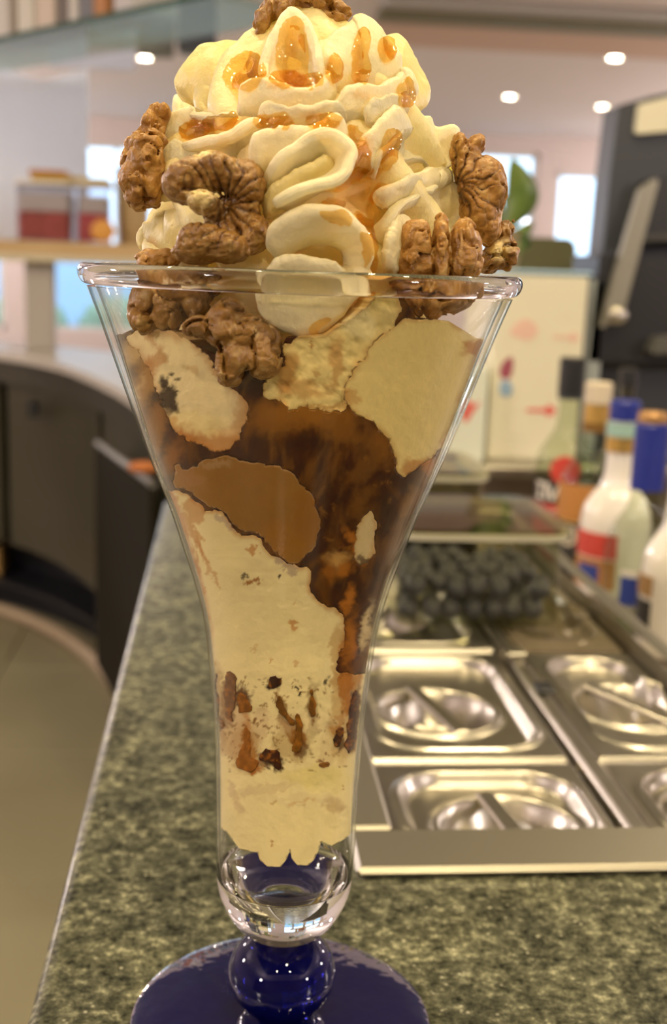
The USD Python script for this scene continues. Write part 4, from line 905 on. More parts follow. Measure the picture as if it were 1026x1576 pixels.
for pts in ([(432, 118), (430, 80), (436, 45), (452, 28), (464, 50), (468, 85), (470, 118), (452, 130)],
            [(540, 190), (556, 205), (566, 235), (560, 262), (540, 290), (520, 318), (540, 345), (528, 342), (500, 335), (498, 320), (520, 296), (545, 262), (552, 235)],
            [(548, 268), (570, 262), (600, 266), (606, 278), (585, 290), (566, 312), (572, 350), (580, 385), (572, 415), (564, 410), (566, 380), (560, 345), (545, 325), (538, 300)],
            [(588, 250), (594, 215), (604, 200), (612, 206), (606, 240), (596, 262)],
            [(544, 120), (548, 60), (556, 44), (564, 62), (562, 120), (552, 128)],
            [(586, 85), (588, 62), (600, 60), (606, 76), (598, 92)],
            [(395, 178), (420, 176), (445, 182), (450, 192), (420, 196), (396, 192)],
            [(318, 186), (345, 178), (366, 180), (360, 190), (338, 198), (318, 198)],
            [(524, 488), (540, 466), (552, 446), (566, 440), (570, 448), (556, 472), (536, 498), (512, 514), (488, 515), (478, 504), (494, 494)],
            [(345, 128), (352, 100), (372, 84), (396, 86), (406, 108), (398, 126), (372, 134)],
            [(470, 182), (500, 176), (522, 182), (518, 192), (490, 194)],
            [(612, 142), (630, 120), (636, 140), (630, 160), (616, 162)],
            [(506, 122), (508, 96), (518, 84), (524, 100), (520, 124)],
            [(280, 196), (300, 188), (316, 192), (320, 204), (300, 208), (284, 206)],
            [(420, 112), (448, 118), (480, 114), (496, 120), (480, 134), (446, 136), (420, 126)]):
    obj('run', drip(pts), m_syrup, syr, smooth=True)

# ------------------------------------------------------------------ steel well with lidded pans
LZ = 0.938                                                   # level of the lids
well = thing('steel_food_well', 'stainless steel drop-in food well with raised frame set into the granite counter', 'food well')
FZ = CT + 0.004
f0, f1 = 0.012, 0.030
obj('front_flange', box((PX0 - .003, PY0, CT + .0002), (PX1, PY0 + f1, FZ), 0.003), m_steel_dull, well)
obj('side_flange', box((PX0 - .003, PY0 + f1 + .0003, CT + .0002), (PX0 + .014, PY1, FZ), 0.003), m_steel_dull, well)
obj('side_flange', box((PX1 - .009, PY0 + f1 + .0003, CT + .0002), (PX1, PY1, FZ), 0.003), m_steel_dull, well)
obj('rear_flange', box((PX0 - .003, PY1 + .0003, CT + .0002), (PX1, PY1 + .02, FZ), 0.003), m_steel_dull, well)
obj('basin', cat(box((PX0 + .009, PY0 + f1, .78), (PX0 + .0105, PY1, CT - .003)), box((PX1 - .0105, PY0 + f1, .78), (PX1 - .009, PY1, CT - .003)), box((PX0 + .009, PY0 + f1, .778), (PX1 - .009, PY1, .78)),
    box((PX0 + .009, PY0 + f1 - .0015, .78), (PX1 - .009, PY0 + f1, CT - .003)), box((PX0 + .009, PY1, .78), (PX1 - .009, PY1 + .0015, CT - .003))), m_steel_dull, well)
DX = 0.1665
obj('divider_bar', cat(box((DX - .0046, PY0 + f1 + .001, LZ - .006), (DX + .0046, PY1 - .001, LZ + .003), 0.002)), m_steel, well)

def lid_mesh(w, d, wx, wy, wr, rw, rd, dish=0.016):
    """A pressed lid: flat border, rounded rectangular step down, round dish with a rolled lip."""
    nx, ny = 110, 130
    x, y = np.meshgrid(np.linspace(-w / 2, w / 2, nx), np.linspace(-d / 2, d / 2, ny), indexing='ij')
    qx, qy = np.abs(x) - (rw / 2 - .022), np.abs(y) - (rd / 2 - .022)
    s = np.hypot(np.maximum(qx, 0), np.maximum(qy, 0)) + np.minimum(np.maximum(qx, qy), 0) - .022
    r = np.hypot(x - wx, (y - wy)) - wr
    sm = lambda t: np.clip(t, 0, 1) ** 2 * (3 - 2 * np.clip(t, 0, 1))
    z = -0.0045 * sm(-s / .005) + 0.0016 * np.exp(-(s / .0022) ** 2)
    z += 0.0022 * np.exp(-(r / .0026) ** 2) - dish * sm((-r - .001) / .012)
    e = np.minimum(w / 2 - np.abs(x), d / 2 - np.abs(y))
    z -= 0.004 * (1 - sm(e / .0025))
    V = np.stack([x, y, z], -1).reshape(-1, 3); n = nx * ny
    V2 = V - [0, 0, 0.0009]
    i, j = np.meshgrid(np.arange(nx - 1), np.arange(ny - 1), indexing='ij'); a = i * ny + j
    F = np.vstack([np.stack([a, a + ny, a + ny + 1], -1).reshape(-1, 3), np.stack([a, a + ny + 1, a + 1], -1).reshape(-1, 3)])
    rim = [k * ny for k in range(nx)] + [(nx - 1) * ny + k for k in range(1, ny)] + [k * ny + ny - 1 for k in range(nx - 2, -1, -1)] + [k for k in range(ny - 2, 0, -1)]
    side = []
    for p, q in zip(rim, rim[1:] + rim[:1]):
        side += [[p, n + p, n + q], [p, n + q, q]]
    t = trimesh.Trimesh(np.vstack([V, V2]), np.vstack([F, F[:, ::-1] + n, side]), process=False); t.fix_normals()
    return t

def pan(label, x0, x1, y0, y1, wr, off=(0, 0), handle=True, material=m_steel, bar=20, dish=0.016):
    cx, cy, w, d = (x0 + x1) / 2, (y0 + y1) / 2, x1 - x0, y1 - y0
    t = thing('food_pan', label, 'food pan', 'lidded pans in the steel well', (cx, cy, LZ))
    obj('lid', lid_mesh(w, d, off[0], off[1], wr, w - .018, d - .024, dish), material, t, smooth=True)
    if handle:
        b = box((-.0042, -wr - .001, -.0042), (.0042, wr + .001, -.0012), 0.0012)
        b.apply_transform(trimesh.transformations.rotation_matrix(math.radians(bar), (0, 0, 1))); b.apply_translation((*off, 0))
        obj('bar_handle', b, m_steel, t)
    zb, wt = 0.785 - LZ, 0.001
    hw, hd = w / 2 - .006, d / 2 - .006
    obj('body', cat(box((-hw, -hd, zb), (-hw + wt, hd, -.007)), box((hw - wt, -hd, zb), (hw, hd, -.007)), box((-hw, -hd, zb), (hw, -hd + wt, -.007)), box((-hw, hd - wt, zb), (hw, hd, -.007)), box((-hw, -hd, zb), (hw, hd, zb + wt))), m_steel_dull, t)
    return t
xl, xr0, xr1 = PX0 + .0155, DX + .0055, PX1 - .0115
m_poly = mat('clear_tray_lid', (0.22, 0.18, 0.12), 0.12, transmission_weight=0.35, ior=1.3)
rows = [(.398, .4845), (.487, .638), (.641, .79), (.793, .955)]
pan('nearest steel pan lid, half hidden by the front frame of the well', xl, DX - .0055, .3935, .4845, .030, (0.004, -.012), bar=8)
pan('bright steel pan lid with round dish and bar handle beside the glass', xl, DX - .0055, *rows[1], .031, (-.004, -.008), bar=14)
pan('steel pan lid seen through the lower right edge of the glass, behind the bright one', xl, DX - .0055, *rows[2], .034, (-.012, 0), bar=-30)
pan('farthest left steel pan lid in the well, under the clear boxes', xl, DX - .0055, *rows[3], .034, (0, 0), bar=0)
pan('nearest pan lid right of the divider bar, cut by the picture edge', xr0, xr1, .3935, .4845, .028, (.008, 0), bar=10)
pan('shaded steel pan lid with round dish right of the divider bar', xr0, xr1, *rows[1], .030, (.008, 0.0), bar=28, dish=.02)
pan('tinted clear pan lid right of the divider, before the bottles', xr0, xr1, *rows[2], .030, (0, 0), handle=False, material=m_poly, dish=.006)
pan('farthest tinted pan lid right of the divider', xr0, xr1, *rows[3], .030, (0, 0), handle=False, material=m_poly, dish=.006)
tag(obj('divider_clip', box((DX - .006, .617, LZ + .0035), (DX + .006, .633, LZ + .0065), .0014), m_steel), 'bright metal clip at the far crossing of the steel divider bar', 'clip')
tag(obj('divider_clip', box((DX - .003, .560, LZ + .0035), (DX + .007, .574, LZ + .006), .0012), m_black), 'small black clip on the steel divider bar beside the shaded pan', 'clip')

# clear boxes with dark berries
m_box = clear_glass('clear_box', (0.93, 0.94, 0.86), (0.55, 0.55, 0.42))
m_rimp = mat('box_rim', (0.62, 0.60, 0.46), 0.15, transmission_weight=.3)
m_lidp = clear_glass('box_lid', (0.86, 0.86, 0.74), (0.6, 0.6, 0.48))
def clear_box(label, x0, x1, y0, y1, z0, h, lid=True):
    t = thing('storage_box', label, 'storage box', None, ((x0 + x1) / 2, (y0 + y1) / 2, z0))
    w, d = (x1 - x0) / 2, (y1 - y0) / 2; k = .0018
    o = Polygon(rounded_poly(2 * w, 2 * d, .012)); i = o.buffer(-k)
    body = cat(trimesh.creation.extrude_polygon(o.difference(i), h, engine='earcut'), trimesh.creation.extrude_polygon(i.buffer(-.0002), k, engine='earcut'))
    obj('body', body, m_box, t)
    r = trimesh.creation.extrude_polygon(o.buffer(.004).difference(o.buffer(.0003)), .004, engine='earcut'); r.apply_translation((0, 0, h - .004)); obj('rim', r, m_rimp, t)
    if lid:
        l = trimesh.creation.extrude_polygon(o.buffer(.005), .0025, engine='earcut'); l.apply_translation((0, 0, h + .0006)); obj('lid', l, m_lidp, t)
    return t
bx0, bx1, by0, by1, bz = 0.106, 0.207, 0.672, 0.775, LZ + .0048
clear_box('clear plastic box holding dark blue berries, behind the right edge of the glass', bx0, bx1, by0, by1, bz, .058)
clear_box('empty clear plastic box standing behind the box of berries', bx0 + .01, bx1 - .012, .845, .945, bz, .062)
berry = trimesh.creation.icosphere(subdivisions=2, radius=.0062)
m_berry = mat('berry_skin', (0.028, 0.032, 0.05), 0.45, noise=(120, (0.055, 0.05, 0.075)))
proto = None; nb = 0
for lz_ in range(2):
    for i in range(7):
        for j in range(7):
            x, y = bx0 + .0095 + i * .0129 + rng.uniform(-.001, .001) + .003 * (lz_ + j % 2) - .001, by0 + .0095 + j * .0134 + rng.uniform(-.001, .001)
            z = bz + .0022 + .0062 + lz_ * .0118 + rng.uniform(0, .0025) * lz_
            if lz_ == 1 and rng.random() < .25: continue
            if 0 < i < 6 and 1 < j < 6 and lz_ < 1: continue
            if proto is None:
                proto = thing('berry', 'dark blue berry heaped in the clear plastic box', 'berry', 'berries in the clear box', (x, y, z))
                b = trimesh.Trimesh(berry.vertices * (1 + .03 * (meshkit.noise(berry.vertices * 300) - .5))[:, None], berry.faces, process=False)
                obj('fruit', b, m_berry, proto, smooth=True)
                obj('calyx', lathe([(.0012, .0061), (.0024, .0068), (.0022, .0064), (.0014, .0057)], 8, closed=True), m_berry, proto)
            else:
                q = UsdGeom.Xform.Define(stage, '/World/' + numbered('/World', 'berry')); q.GetPrim().GetReferences().AddInternalReference(proto.GetPath())
                q.ClearXformOpOrder(); q.AddTranslateOp().Set(Gf.Vec3d(x, y, z)); q.GetPrim().SetInstanceable(True)
                tag(q.GetPrim(), 'dark blue berry heaped in the clear plastic box', 'berry', 'berries in the clear box')

# ------------------------------------------------------------------ rear work ledge, cartons, machine
ledge = thing('steel_ledge', 'brownish stainless steel ledge behind the food well carrying the white cartons', 'ledge')
obj('shelf', box((0.0, 1.512, .884), (1.3, 2.2, .902), .004), m_steel, ledge)
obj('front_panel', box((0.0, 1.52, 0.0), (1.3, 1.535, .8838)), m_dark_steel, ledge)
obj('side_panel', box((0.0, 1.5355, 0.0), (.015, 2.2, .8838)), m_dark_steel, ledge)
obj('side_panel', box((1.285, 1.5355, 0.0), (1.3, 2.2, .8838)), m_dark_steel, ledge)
LEDGE = .902
def card(px0, px1, py0, y, depth, name, label, material, z0=LEDGE):
    a, b = at_y(px0, 640, y), at_y(px1, 640, y); top_ = at_y((px0 + px1) / 2, py0, y)[2]
    t = thing(name, label, 'carton', None, ((a[0] + b[0]) / 2, y, z0)); w = (b[0] - a[0]) / 2
    obj('body', box((-w, 0, 0), (w, depth, top_ - z0 - .004), .003), material, t)
    return t, w, top_ - z0
c1, w1, h1 = card(752, 890, 418, 1.56, .20, 'carton', 'tall white carton with red arrow prints standing on the steel ledge', m_paper)
obj('lid', box((-w1 - .002, -.002, h1 - .0036), (w1 + .004, .202, h1 + .002), .002), mat('blue_tape', (0.35, 0.52, 0.68), 0.6), c1)
def decal(pts, t, ox, oz, sc, material, name, y=-.0006):
    g = smooth_poly([(ox + x * sc, oz + z * sc) for x, z in pts], 4)
    m = trimesh.creation.extrude_polygon(g, .0006, engine='earcut'); v = m.vertices.copy(); m = trimesh.Trimesh(np.c_[v[:, 0], y + v[:, 2], v[:, 1]], m.faces, process=False); m.fix_normals()
    obj(name, m, material, t)
pm = 1.59 / FPX
def on_card(px, py, cpx, base): return (px - cpx) * pm, (base - py) * pm
arrow = [(-30, 3), (4, 3), (4, 12), (22, 0), (4, -12), (4, -3), (-30, -3)]
for px, py, s, mm_ in ((838, 628, 1.0, m_red), (868, 515, .9, m_pink)):
    ox, oz = on_card(px, py, 822, 706); decal(arrow, c1, ox, oz, pm * s, mm_, 'arrow_print')
ox, oz = on_card(775, 575, 822, 706)
decal([(-11, -4), (-12, 12), (-2, 26), (8, 30), (10, 8), (4, -8)], c1, ox, oz, pm, mat('maroon_print', (0.35, 0.08, 0.12), .6), 'badge_print')
decal([(-10, -8), (6, -8), (12, -22), (8, -34), (-10, -32)], c1, ox, oz, pm, mat('sky_print', (0.30, 0.45, 0.62), .6), 'badge_print')
ox, oz = on_card(797, 505, 822, 706); decal([(-26, -6), (0, 22), (26, 2), (14, -18), (-10, -14)], c1, ox, oz, pm, m_pink, 'blot_print')
c2, w2, h2 = card(640, 748, 560, 1.535, .1, 'carton', 'low greenish white carton with a red mark, left of the tall carton', m_paper_cool)
ox, oz = (718 - 694) * 1.565 / FPX, (708 - 628) * 1.565 / FPX
decal([(-10, 2), (0, 24), (8, 6), (24, 20), (8, -6), (0, -22), (-8, -10)], c2, ox, oz, 1.565 / FPX, m_red, 'arrow_print')

c3, w3, h3 = card(894, 918, 426, 1.60, .012, 'carton', 'thin grey-blue card standing at the right side of the tall white carton', mat('grey_blue_card', (0.36, 0.40, 0.42), .7))
# bottle-green backed till screen behind the cartons
tb = at_y(826, 395, 2.12)
t = thing('till_screen', 'olive grey till screen seen from behind, just above the tall carton', 'screen', None, (tb[0], 2.12, LEDGE))
zt_ = at_y(826, 366, 2.12)[2] - LEDGE
sp = prism(rounded_poly(.125, .16, .02), .03); sp.apply_transform(trimesh.transformations.rotation_matrix(math.pi / 2, (1, 0, 0))); sp.apply_translation((0, 0, zt_ - .08))
obj('housing', sp, mat('olive_plastic', (0.115, 0.115, 0.055), 0.5), t)
obj('stand', cat(box((-.02, -.02, .004), (.02, -.002, zt_ - .1), .003), box((-.06, -.06, 0), (.06, .04, .006), .003)), m_black, t)

# the black coffee machine at the right
mo = at_y(975, 640, 1.62)
def mp(px, py, y=1.62):
    p = at_y(px, py, y); return p[0], p[2]
machine = thing('coffee_machine', 'tall black coffee machine with a slanted grey rail at the right edge', 'coffee machine')
def slab_xz(pts, y0, y1, name, material, parent=machine):
    q = [mp(x, y, y0) for x, y in pts]
    m = trimesh.creation.extrude_polygon(Polygon(q).buffer(-.004).buffer(.004), y1 - y0, engine='earcut'); v = m.vertices.copy()
    m = trimesh.Trimesh(np.c_[v[:, 0], y0 + v[:, 2], v[:, 1]], m.faces, process=False); m.fix_normals()
    return obj(name, m, material, parent)
slab_xz([(952, 162), (1000, 148), (1180, 110), (1180, 400), (926, 395), (938, 270)], 1.70, 1.77, 'upper_housing', m_charcoal)
slab_xz([(922, 392), (1180, 396), (1180, 560), (905, 556)], 1.60, 1.72, 'middle_housing', m_black)
slab_xz([(896, 556), (1180, 556), (1180, 692), (890, 692)], 1.66, 1.76, 'lower_housing', m_charcoal)
slab_xz([(984, 160), (1180, 112), (1180, 190), (978, 206)], 1.6885, 1.6995, 'label_card', m_paper)
slab_xz([(1000, 276), (1026, 270), (1180, 240), (1180, 360), (968, 372)], 1.66, 1.699, 'front_panel', m_black)
slab_xz([(1180, 352), (1180, 362), (966, 374), (968, 362)], 1.64, 1.66, 'trim_edge', mat('machine_trim', (0.07, 0.07, 0.065), .3))
slab_xz([(986, 290), (1016, 270), (960, 480), (920, 512)], 1.585, 1.60, 'slanted_rail', mat('grey_rail', (0.33, 0.32, 0.27), 0.35, 0.4))
slab_xz([(1012, 520), (1180, 500), (1180, 540), (1000, 545)], 1.57, 1.60, 'drip_lip', mat('dark_grey_lip', (0.10, 0.10, 0.09), 0.4))
k1 = at_y(950, 486, 1.575); obj('highlight_bead', trimesh.Trimesh(trimesh.creation.icosphere(subdivisions=3, radius=.011).vertices * [1.3, .6, 1.1] + k1, trimesh.creation.icosphere(subdivisions=3).faces, process=False), m_steel, machine, smooth=True)  # highlights on the machine, shaped here and below as small bright beads
k1 = at_y(985, 452, 1.645); obj('highlight_bead', trimesh.Trimesh(trimesh.creation.icosphere(subdivisions=3, radius=.010).vertices * [.8, .6, 1.6] + k1, trimesh.creation.icosphere(subdivisions=3).faces, process=False), m_steel, machine, smooth=True)

# ------------------------------------------------------------------ bottles on the low shelf right of the well
BZ = 0.84
shelf = thing('bottle_shelf', 'low steel bottle shelf beside the food well under the liqueur bottles', 'shelf')
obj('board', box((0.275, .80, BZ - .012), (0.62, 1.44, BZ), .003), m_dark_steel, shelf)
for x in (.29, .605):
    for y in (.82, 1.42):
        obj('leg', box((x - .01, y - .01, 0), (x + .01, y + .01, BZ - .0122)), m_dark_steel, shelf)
m_bclear = clear_glass('bottle_clear', (0.80, 0.84, 0.74), (0.22, 0.25, 0.18))
m_bdark = mat('bottle_dark', (0.03, 0.03, 0.022), 0.05, coat_weight=1.0)
m_bwhite = mat('bottle_white', (0.88, 0.84, 0.78), 0.15, coat_weight=.6)
def band(r, z0, z1, a0=-1.1, a1=1.1, face=-math.pi / 2, th=.0006):
    return lathe([(r, z0), (r + th, z0), (r + th, z1), (r, z1)], 28, closed=True, a0=face + a0, a1=face + a1)
def bottle(label, px, ptop, y, width_px, prof, body_mat, parts, group=None):
    """prof: (fraction of radius, fraction of height) from the base up; parts: (name, f0, f1, radius fraction, half angle or None, material)."""
    p = at_y(px, ptop, y); hgt = p[2] - BZ
    R = width_px / 2 * ((p - EYE) @ FW) / FPX
    t = thing('bottle', label, 'bottle', 'liqueur bottles on the low shelf', (p[0], y, BZ))
    pr = PchipInterpolator(np.linspace(0, 1, len(prof)), np.array(prof), axis=0)(np.linspace(0, 1, 70))
    obj('glass_body', lathe(np.vstack([[0, 0.0], pr * [R, hgt], [0, prof[-1][1] * hgt]]), 48), body_mat, t, smooth=50)
    face = math.atan2(-y, -p[0])
    for name, f0, f1, rf, ha, m, *turn in parts:
        if ha is None:
            r = rf * R
            obj(name, lathe([(r * .6, f0 * hgt), (r, f0 * hgt), (r, f1 * hgt - .002), (r - .002, f1 * hgt), (0, f1 * hgt)] if f1 > .9 else [(r - .001, f0 * hgt), (r, f0 * hgt), (r, f1 * hgt), (r - .001, f1 * hgt)], 40, closed=f1 <= .9), m, t)
        else:
            obj(name, band(rf * R, f0 * hgt, f1 * hgt, -ha, ha, face + (turn[0] if turn else 0)), m, t)
    return t, R, hgt, face
PR = [(.9, 0), (1, .03), (1, .15), (1, .28), (1, .40), (.9, .48), (.62, .56), (.42, .62), (.36, .72), (.34, .86), (.34, .97)]
PRW = [(.9, 0), (1, .03), (1, .12), (1, .24), (1, .34), (.93, .43), (.75, .50), (.5, .57), (.42, .64), (.38, .8), (.36, .97)]
def lettering(text, t, R, z, h, face, material, off=.0012, a_off=0.0):
    m = meshkit.text_mesh(text, h, .0004, bold=True); v = m.vertices.copy(); v[:, 0] -= (v[:, 0].min() + v[:, 0].max()) / 2
    a = face + a_off + v[:, 0] / R
    obj('lettering', trimesh.Trimesh(np.c_[(R + off + v[:, 2]) * np.cos(a), (R + off + v[:, 2]) * np.sin(a), z + v[:, 1]], m.faces, process=False), material, t)
m_lab_red, m_lab_blk, m_lab_or = mat('label_red', (0.66, 0.07, 0.05), .5), mat('label_black', (0.03, 0.028, 0.025), .5), mat('label_orange', (0.50, 0.22, 0.05), .5)
m_lab_blue, m_lab_wht, m_lab_tan = mat('label_blue', (0.03, 0.06, 0.32), .5), mat('label_white', (0.8, 0.76, 0.68), .5), mat('label_tan', (0.42, 0.25, 0.10), .5)
m_teal, m_beige = mat('teal_band', (0.35, 0.55, 0.48), .5), mat('cork_cap', (0.66, 0.58, 0.44), .6)
t, R, hg, fc = bottle('clear bottle with black cap and red and black label, leftmost of the row', 882, 550, 1.36, 92, PR, m_bclear,
    [('cap', .80, 1.0, .44, None, m_black), ('cap_ring', .775, .795, .42, None, m_charcoal), ('label', .05, .21, 1.004, 1.25, m_lab_red), ('label', .215, .34, 1.004, 1.25, m_lab_blk)])
lettering('IMAZ', t, R,   .235 * hg, .02, fc, m_lab_wht); lettering('Ori', t, R, .10 * hg, .018, fc, m_pink)
seal = lathe([(0, 0), (.017, 0), (.017, .002), (0, .002)], 28); seal.apply_transform(trimesh.transformations.rotation_matrix(math.pi / 2, (0, 1, 0))); seal.apply_transform(trimesh.transformations.rotation_matrix(fc, (0, 0, 1))); seal.apply_translation((math.cos(fc) * (R * .985), math.sin(fc) * (R * .985), .405 * hg)); obj('seal', seal, m_lab_red, t)
t, R, hg, fc = bottle('dark glass bottle with beige cap and gold neck, second from the left of the row', 922, 588, 1.25, 100, PR, m_bclear,
    [('cap', .885, 1.0, .42, None, m_beige), ('neck_foil', .78, .88, .39, None, m_gold), ('neck_foil', .73, .775, .42, None, mat('brown_foil', (0.28, 0.15, 0.04), .4, .5)), ('label', .25, .45, 1.004, 1.3, m_lab_or), ('label', .03, .235, 1.004, 1.3, m_lab_blk), ('label_stripe', .237, .249, 1.005, 1.3, m_gold)])
lq = lathe([(0, .003), (R * .93, .003), (R * .95, .02), (R * .95, hg * .36), (R * .9, hg * .42), (0, hg * .42)], 40); obj('liquor', lq, m_bdark, t)
lettering('ORO', t, R, .11 * hg, .022, fc, m_beige)
bottle('white bottle with navy cap, teal band and gold neck ring, middle of the row', 963, 616, 1.12, 112, PRW, m_bwhite,
    [('cap', .90, 1.0, .42, None, m_navy), ('neck_band', .82, .89, .46, None, m_teal), ('neck_ring', .74, .815, .44, None, m_gold), ('label', .21, .335, 1.004, .75, m_lab_red, -.65), ('label', .05, .20, 1.004, .75, m_lab_or, -.65), ('label_panel', .07, .17, 1.008, .35, m_lab_blue, -.7)])
bottle('clear bottle with long cobalt blue neck wrap, in front of the white bottle', 1006, 634, 1.00, 112, PRW, m_bclear,
    [('cap', .955, 1.0, .42, None, mat('copper_cap', (0.55, 0.32, 0.14), .4, .6)), ('neck_wrap', .65, .95, .47, None, m_navy), ('label', .14, .27, 1.004, .5, m_lab_blue), ('label', .275, .30, 1.004, .5, m_lab_wht)])
bottle('white bottle at the right edge with a brown and black label', 1062, 660, .93, 112, PRW, m_bwhite,
    [('cap', .90, 1.0, .42, None, m_black), ('label', .27, .36, 1.004, .42, m_lab_tan, -1.05), ('label', .08, .25, 1.004, .42, m_lab_blk, -1.05)])
bottle('slim dark bottle half hidden behind the white and blue bottles', 968, 566, 1.40, 70, PR, m_bdark, [('cap', .9, 1.0, .4, None, m_black)])

# ------------------------------------------------------------------ plant on the tall carton
pp = at_y(776, 420, 1.66)
plant = thing('potted_plant', 'small potted plant with broad green leaves and a yellow flower behind the walnuts', 'plant', None, (pp[0], 1.68, LEDGE + h1 + .003))
obj('pot', lathe([(0, 0), (.022, 0), (.028, .045), (.031, .046), (.031, .052), (.027, .052), (.025, .044), (0, .04)], 32), mat('pot_clay', (0.30, 0.22, 0.12), .7), plant)
m_leaf = mat('green_leaf', (0.10, 0.17, 0.03), 0.4, noise=(40, (0.17, 0.24, 0.05)))
def leaf(base, tip, width, up):
    n = 14; s = np.linspace(0, 1, n); base, tip = np.array(base, float), np.array(tip, float)
    c = base + (tip - base) * s[:, None] + np.array(up) * np.sin(math.pi * s)[:, None]
    wd = width * np.sin(math.pi * np.clip(s * .96 + .02, 0, 1)) ** .7; side = np.cross(tip - base, [0, 1, .2]); side /= np.linalg.norm(side)
    V = np.vstack([c - side * wd[:, None], c + [0, -.0015, 0], c + side * wd[:, None], c + [0, .0018, 0]]); F = []
    for i in range(n - 1):
        for a, b in ((0, 1), (1, 2), (2, 3), (3, 0)):
            F += [[a * n + i, b * n + i, b * n + i + 1], [a * n + i, b * n + i + 1, a * n + i + 1]]
    m = trimesh.Trimesh(V, F, process=False); m.fix_normals(); return m
obj('stem', tube([(0, 0, .04), (.0, 0, .07), (-.002, .0, .10)], .0022), m_leaf, plant)
for base, tip, w_, up in (((0, -.005, .045), (.018, -.02, .02), .020, (.012, 0, .02)), ((0, 0, .05), (.004, -.012, .150), .024, (.02, 0, 0)), ((0, .004, .06), (-.045, .01, .11), .016, (-.004, 0, .012)), ((0, -.004, .035), (.02, -.03, .055), .018, (.01, 0, -.004))):
    obj('leaf', leaf(base, tip, w_, up), m_leaf, plant, smooth=True)
fpx = at_y(691, 264, 1.66); fl_ = np.array([fpx[0] - pp[0], -.02, fpx[2] - (LEDGE + h1 + .003)])
obj('flower_stem', tube(spline(np.array([(0, 0, .09), (-.03, -.01, .13), fl_]), 14), .0016), m_leaf, plant)
fs = trimesh.creation.icosphere(subdivisions=3); obj('flower', trimesh.Trimesh(fl_ + fs.vertices * [.011, .008, .016] * (1 + .12 * np.sin(6 * np.arctan2(fs.vertices[:, 2], fs.vertices[:, 0])))[:, None], fs.faces, process=False), mat('yellow_petal', (0.75, 0.62, 0.05), .5), plant, smooth=True)

# ------------------------------------------------------------------ curved bar at the left
bar = thing('curved_bar', 'curved dark bar counter with a pale steel edge at the left', 'counter')
path = spline(np.array([(-1.9, 4.10), (-1.3, 3.96), (-.95, 3.82), (-.70, 3.64), (-.55, 3.46), (-.43, 3.25), (-.31, 2.94), (-.20, 2.58), (-.125, 2.25)]), 60)
def offset(p, d):
    g = np.gradient(p, axis=0); nrm = np.c_[-g[:, 1], g[:, 0]]; nrm /= np.linalg.norm(nrm, axis=1, keepdims=True)
    if (nrm @ np.array([1, 1])).mean() < 0: nrm = -nrm
    return p + nrm * d
def strip(d0, d1, z0, z1, i0=0, i1=60):
    a, b = offset(path, d0)[i0:i1], offset(path, d1)[i0:i1]
    m = trimesh.creation.extrude_polygon(Polygon(np.vstack([a, b[::-1]])).buffer(0), z1 - z0, engine='earcut'); m.apply_translation((0, 0, z0)); return m
obj('worktop', strip(-.015, .30, .845, .868), mat('bar_top', (0.62, 0.58, 0.52), .3), bar)
cuts = [0, 14, 28, 43, 60]
for a, b in zip(cuts[:-1], cuts[1:]):
    obj('front_panel', strip(.02, .04, .27, .8445, a, min(b + 1, 60)) if b == 60 else strip(.02, .04, .27, .8445, a, b), m_panel, bar)
obj('upper_rail', strip(.006, .0198, .775, .8445), mat('bar_rail', (0.05, 0.046, 0.032), .35), bar)
obj('under_shelf', strip(.10, .30, .085, .1), m_black, bar)
obj('back_panel', strip(.26, .29, .101, .8445), m_black, bar)
obj('plinth', strip(.17, .19, .0, .0845), m_black, bar)
lk = path[33]; obj('lock', box((lk[0] - .035, lk[1] - .03, .70), (lk[0] - .005, lk[1] + .01, .745), .004), m_black, bar)
kerb = tube(np.c_[offset(path, .06), np.full(60, .022)], .022, 12)
obj('kerb_rail', kerb, m_kerb, bar)
def on_path(i, d): return offset(path, d)[i]
q = on_path(22, .16)
tt_ = thing('carton', 'small brown cardboard carton on the dark shelf under the curved bar', 'carton', None, (q[0], q[1], .1002))
obj('body', box((-.08, -.06, 0), (.08, .06, .095), .004), mat('cardboard', (0.50, 0.30, 0.09), .8), tt_)
obj('tape', box((-.081, -.012, .0951), (.081, .012, .0957)), mat('packing_tape', (0.60, 0.42, 0.2), .3), tt_)
bag = trimesh.creation.icosphere(subdivisions=4); bv = bag.vertices * [.07, .05, .045]
tag(obj('plastic_bag', trimesh.Trimesh(np.array([q[0], q[1], .243]) + bv * (1 + .35 * (meshkit.fbm(bag.vertices * 3.2, 4, 2) - .5))[:, None], bag.faces, process=False), m_white, smooth=True), 'crumpled white plastic bag lying on the brown cardboard carton', 'bag')
e0, e1 = at_y(150, 682, 2.72), at_y(235, 745, 2.12)
obj('flap_edge', tube([e0, e0 * .5 + e1 * .5, e1], .008, 8), mat('flap_edge', (0.24, 0.24, 0.23), .4, .3), bar)
dn = (e1 - e0)[:2]; nn = np.array([-dn[1], dn[0], 0]) / np.linalg.norm(dn) * .006
fv = np.array([e0 - [0, 0, .008], e1 - [0, 0, .008], [e1[0], e1[1], .2], [e0[0], e0[1], .2]]); fv = np.vstack([fv - nn, fv + nn])
flap = trimesh.convex.convex_hull(fv); obj('flap', flap, mat('dark_flap', (0.018, 0.016, 0.010), .9, specular_ior_level=.1), bar)
og = e0 * .12 + e1 * .88 + np.array([0, 0, .02]); bb = trimesh.creation.icosphere(subdivisions=3)
tag(obj('cloth', trimesh.Trimesh(og + bb.vertices * [.03, .02, .012] * (1 + .3 * (meshkit.fbm(bb.vertices * 3, 3, 4) - .5))[:, None], bb.faces, process=False), mat('orange_cloth', (0.50, 0.17, 0.05), .8), smooth=True), 'small folded orange cloth lying on the sloping flap of the curved bar', 'cloth')

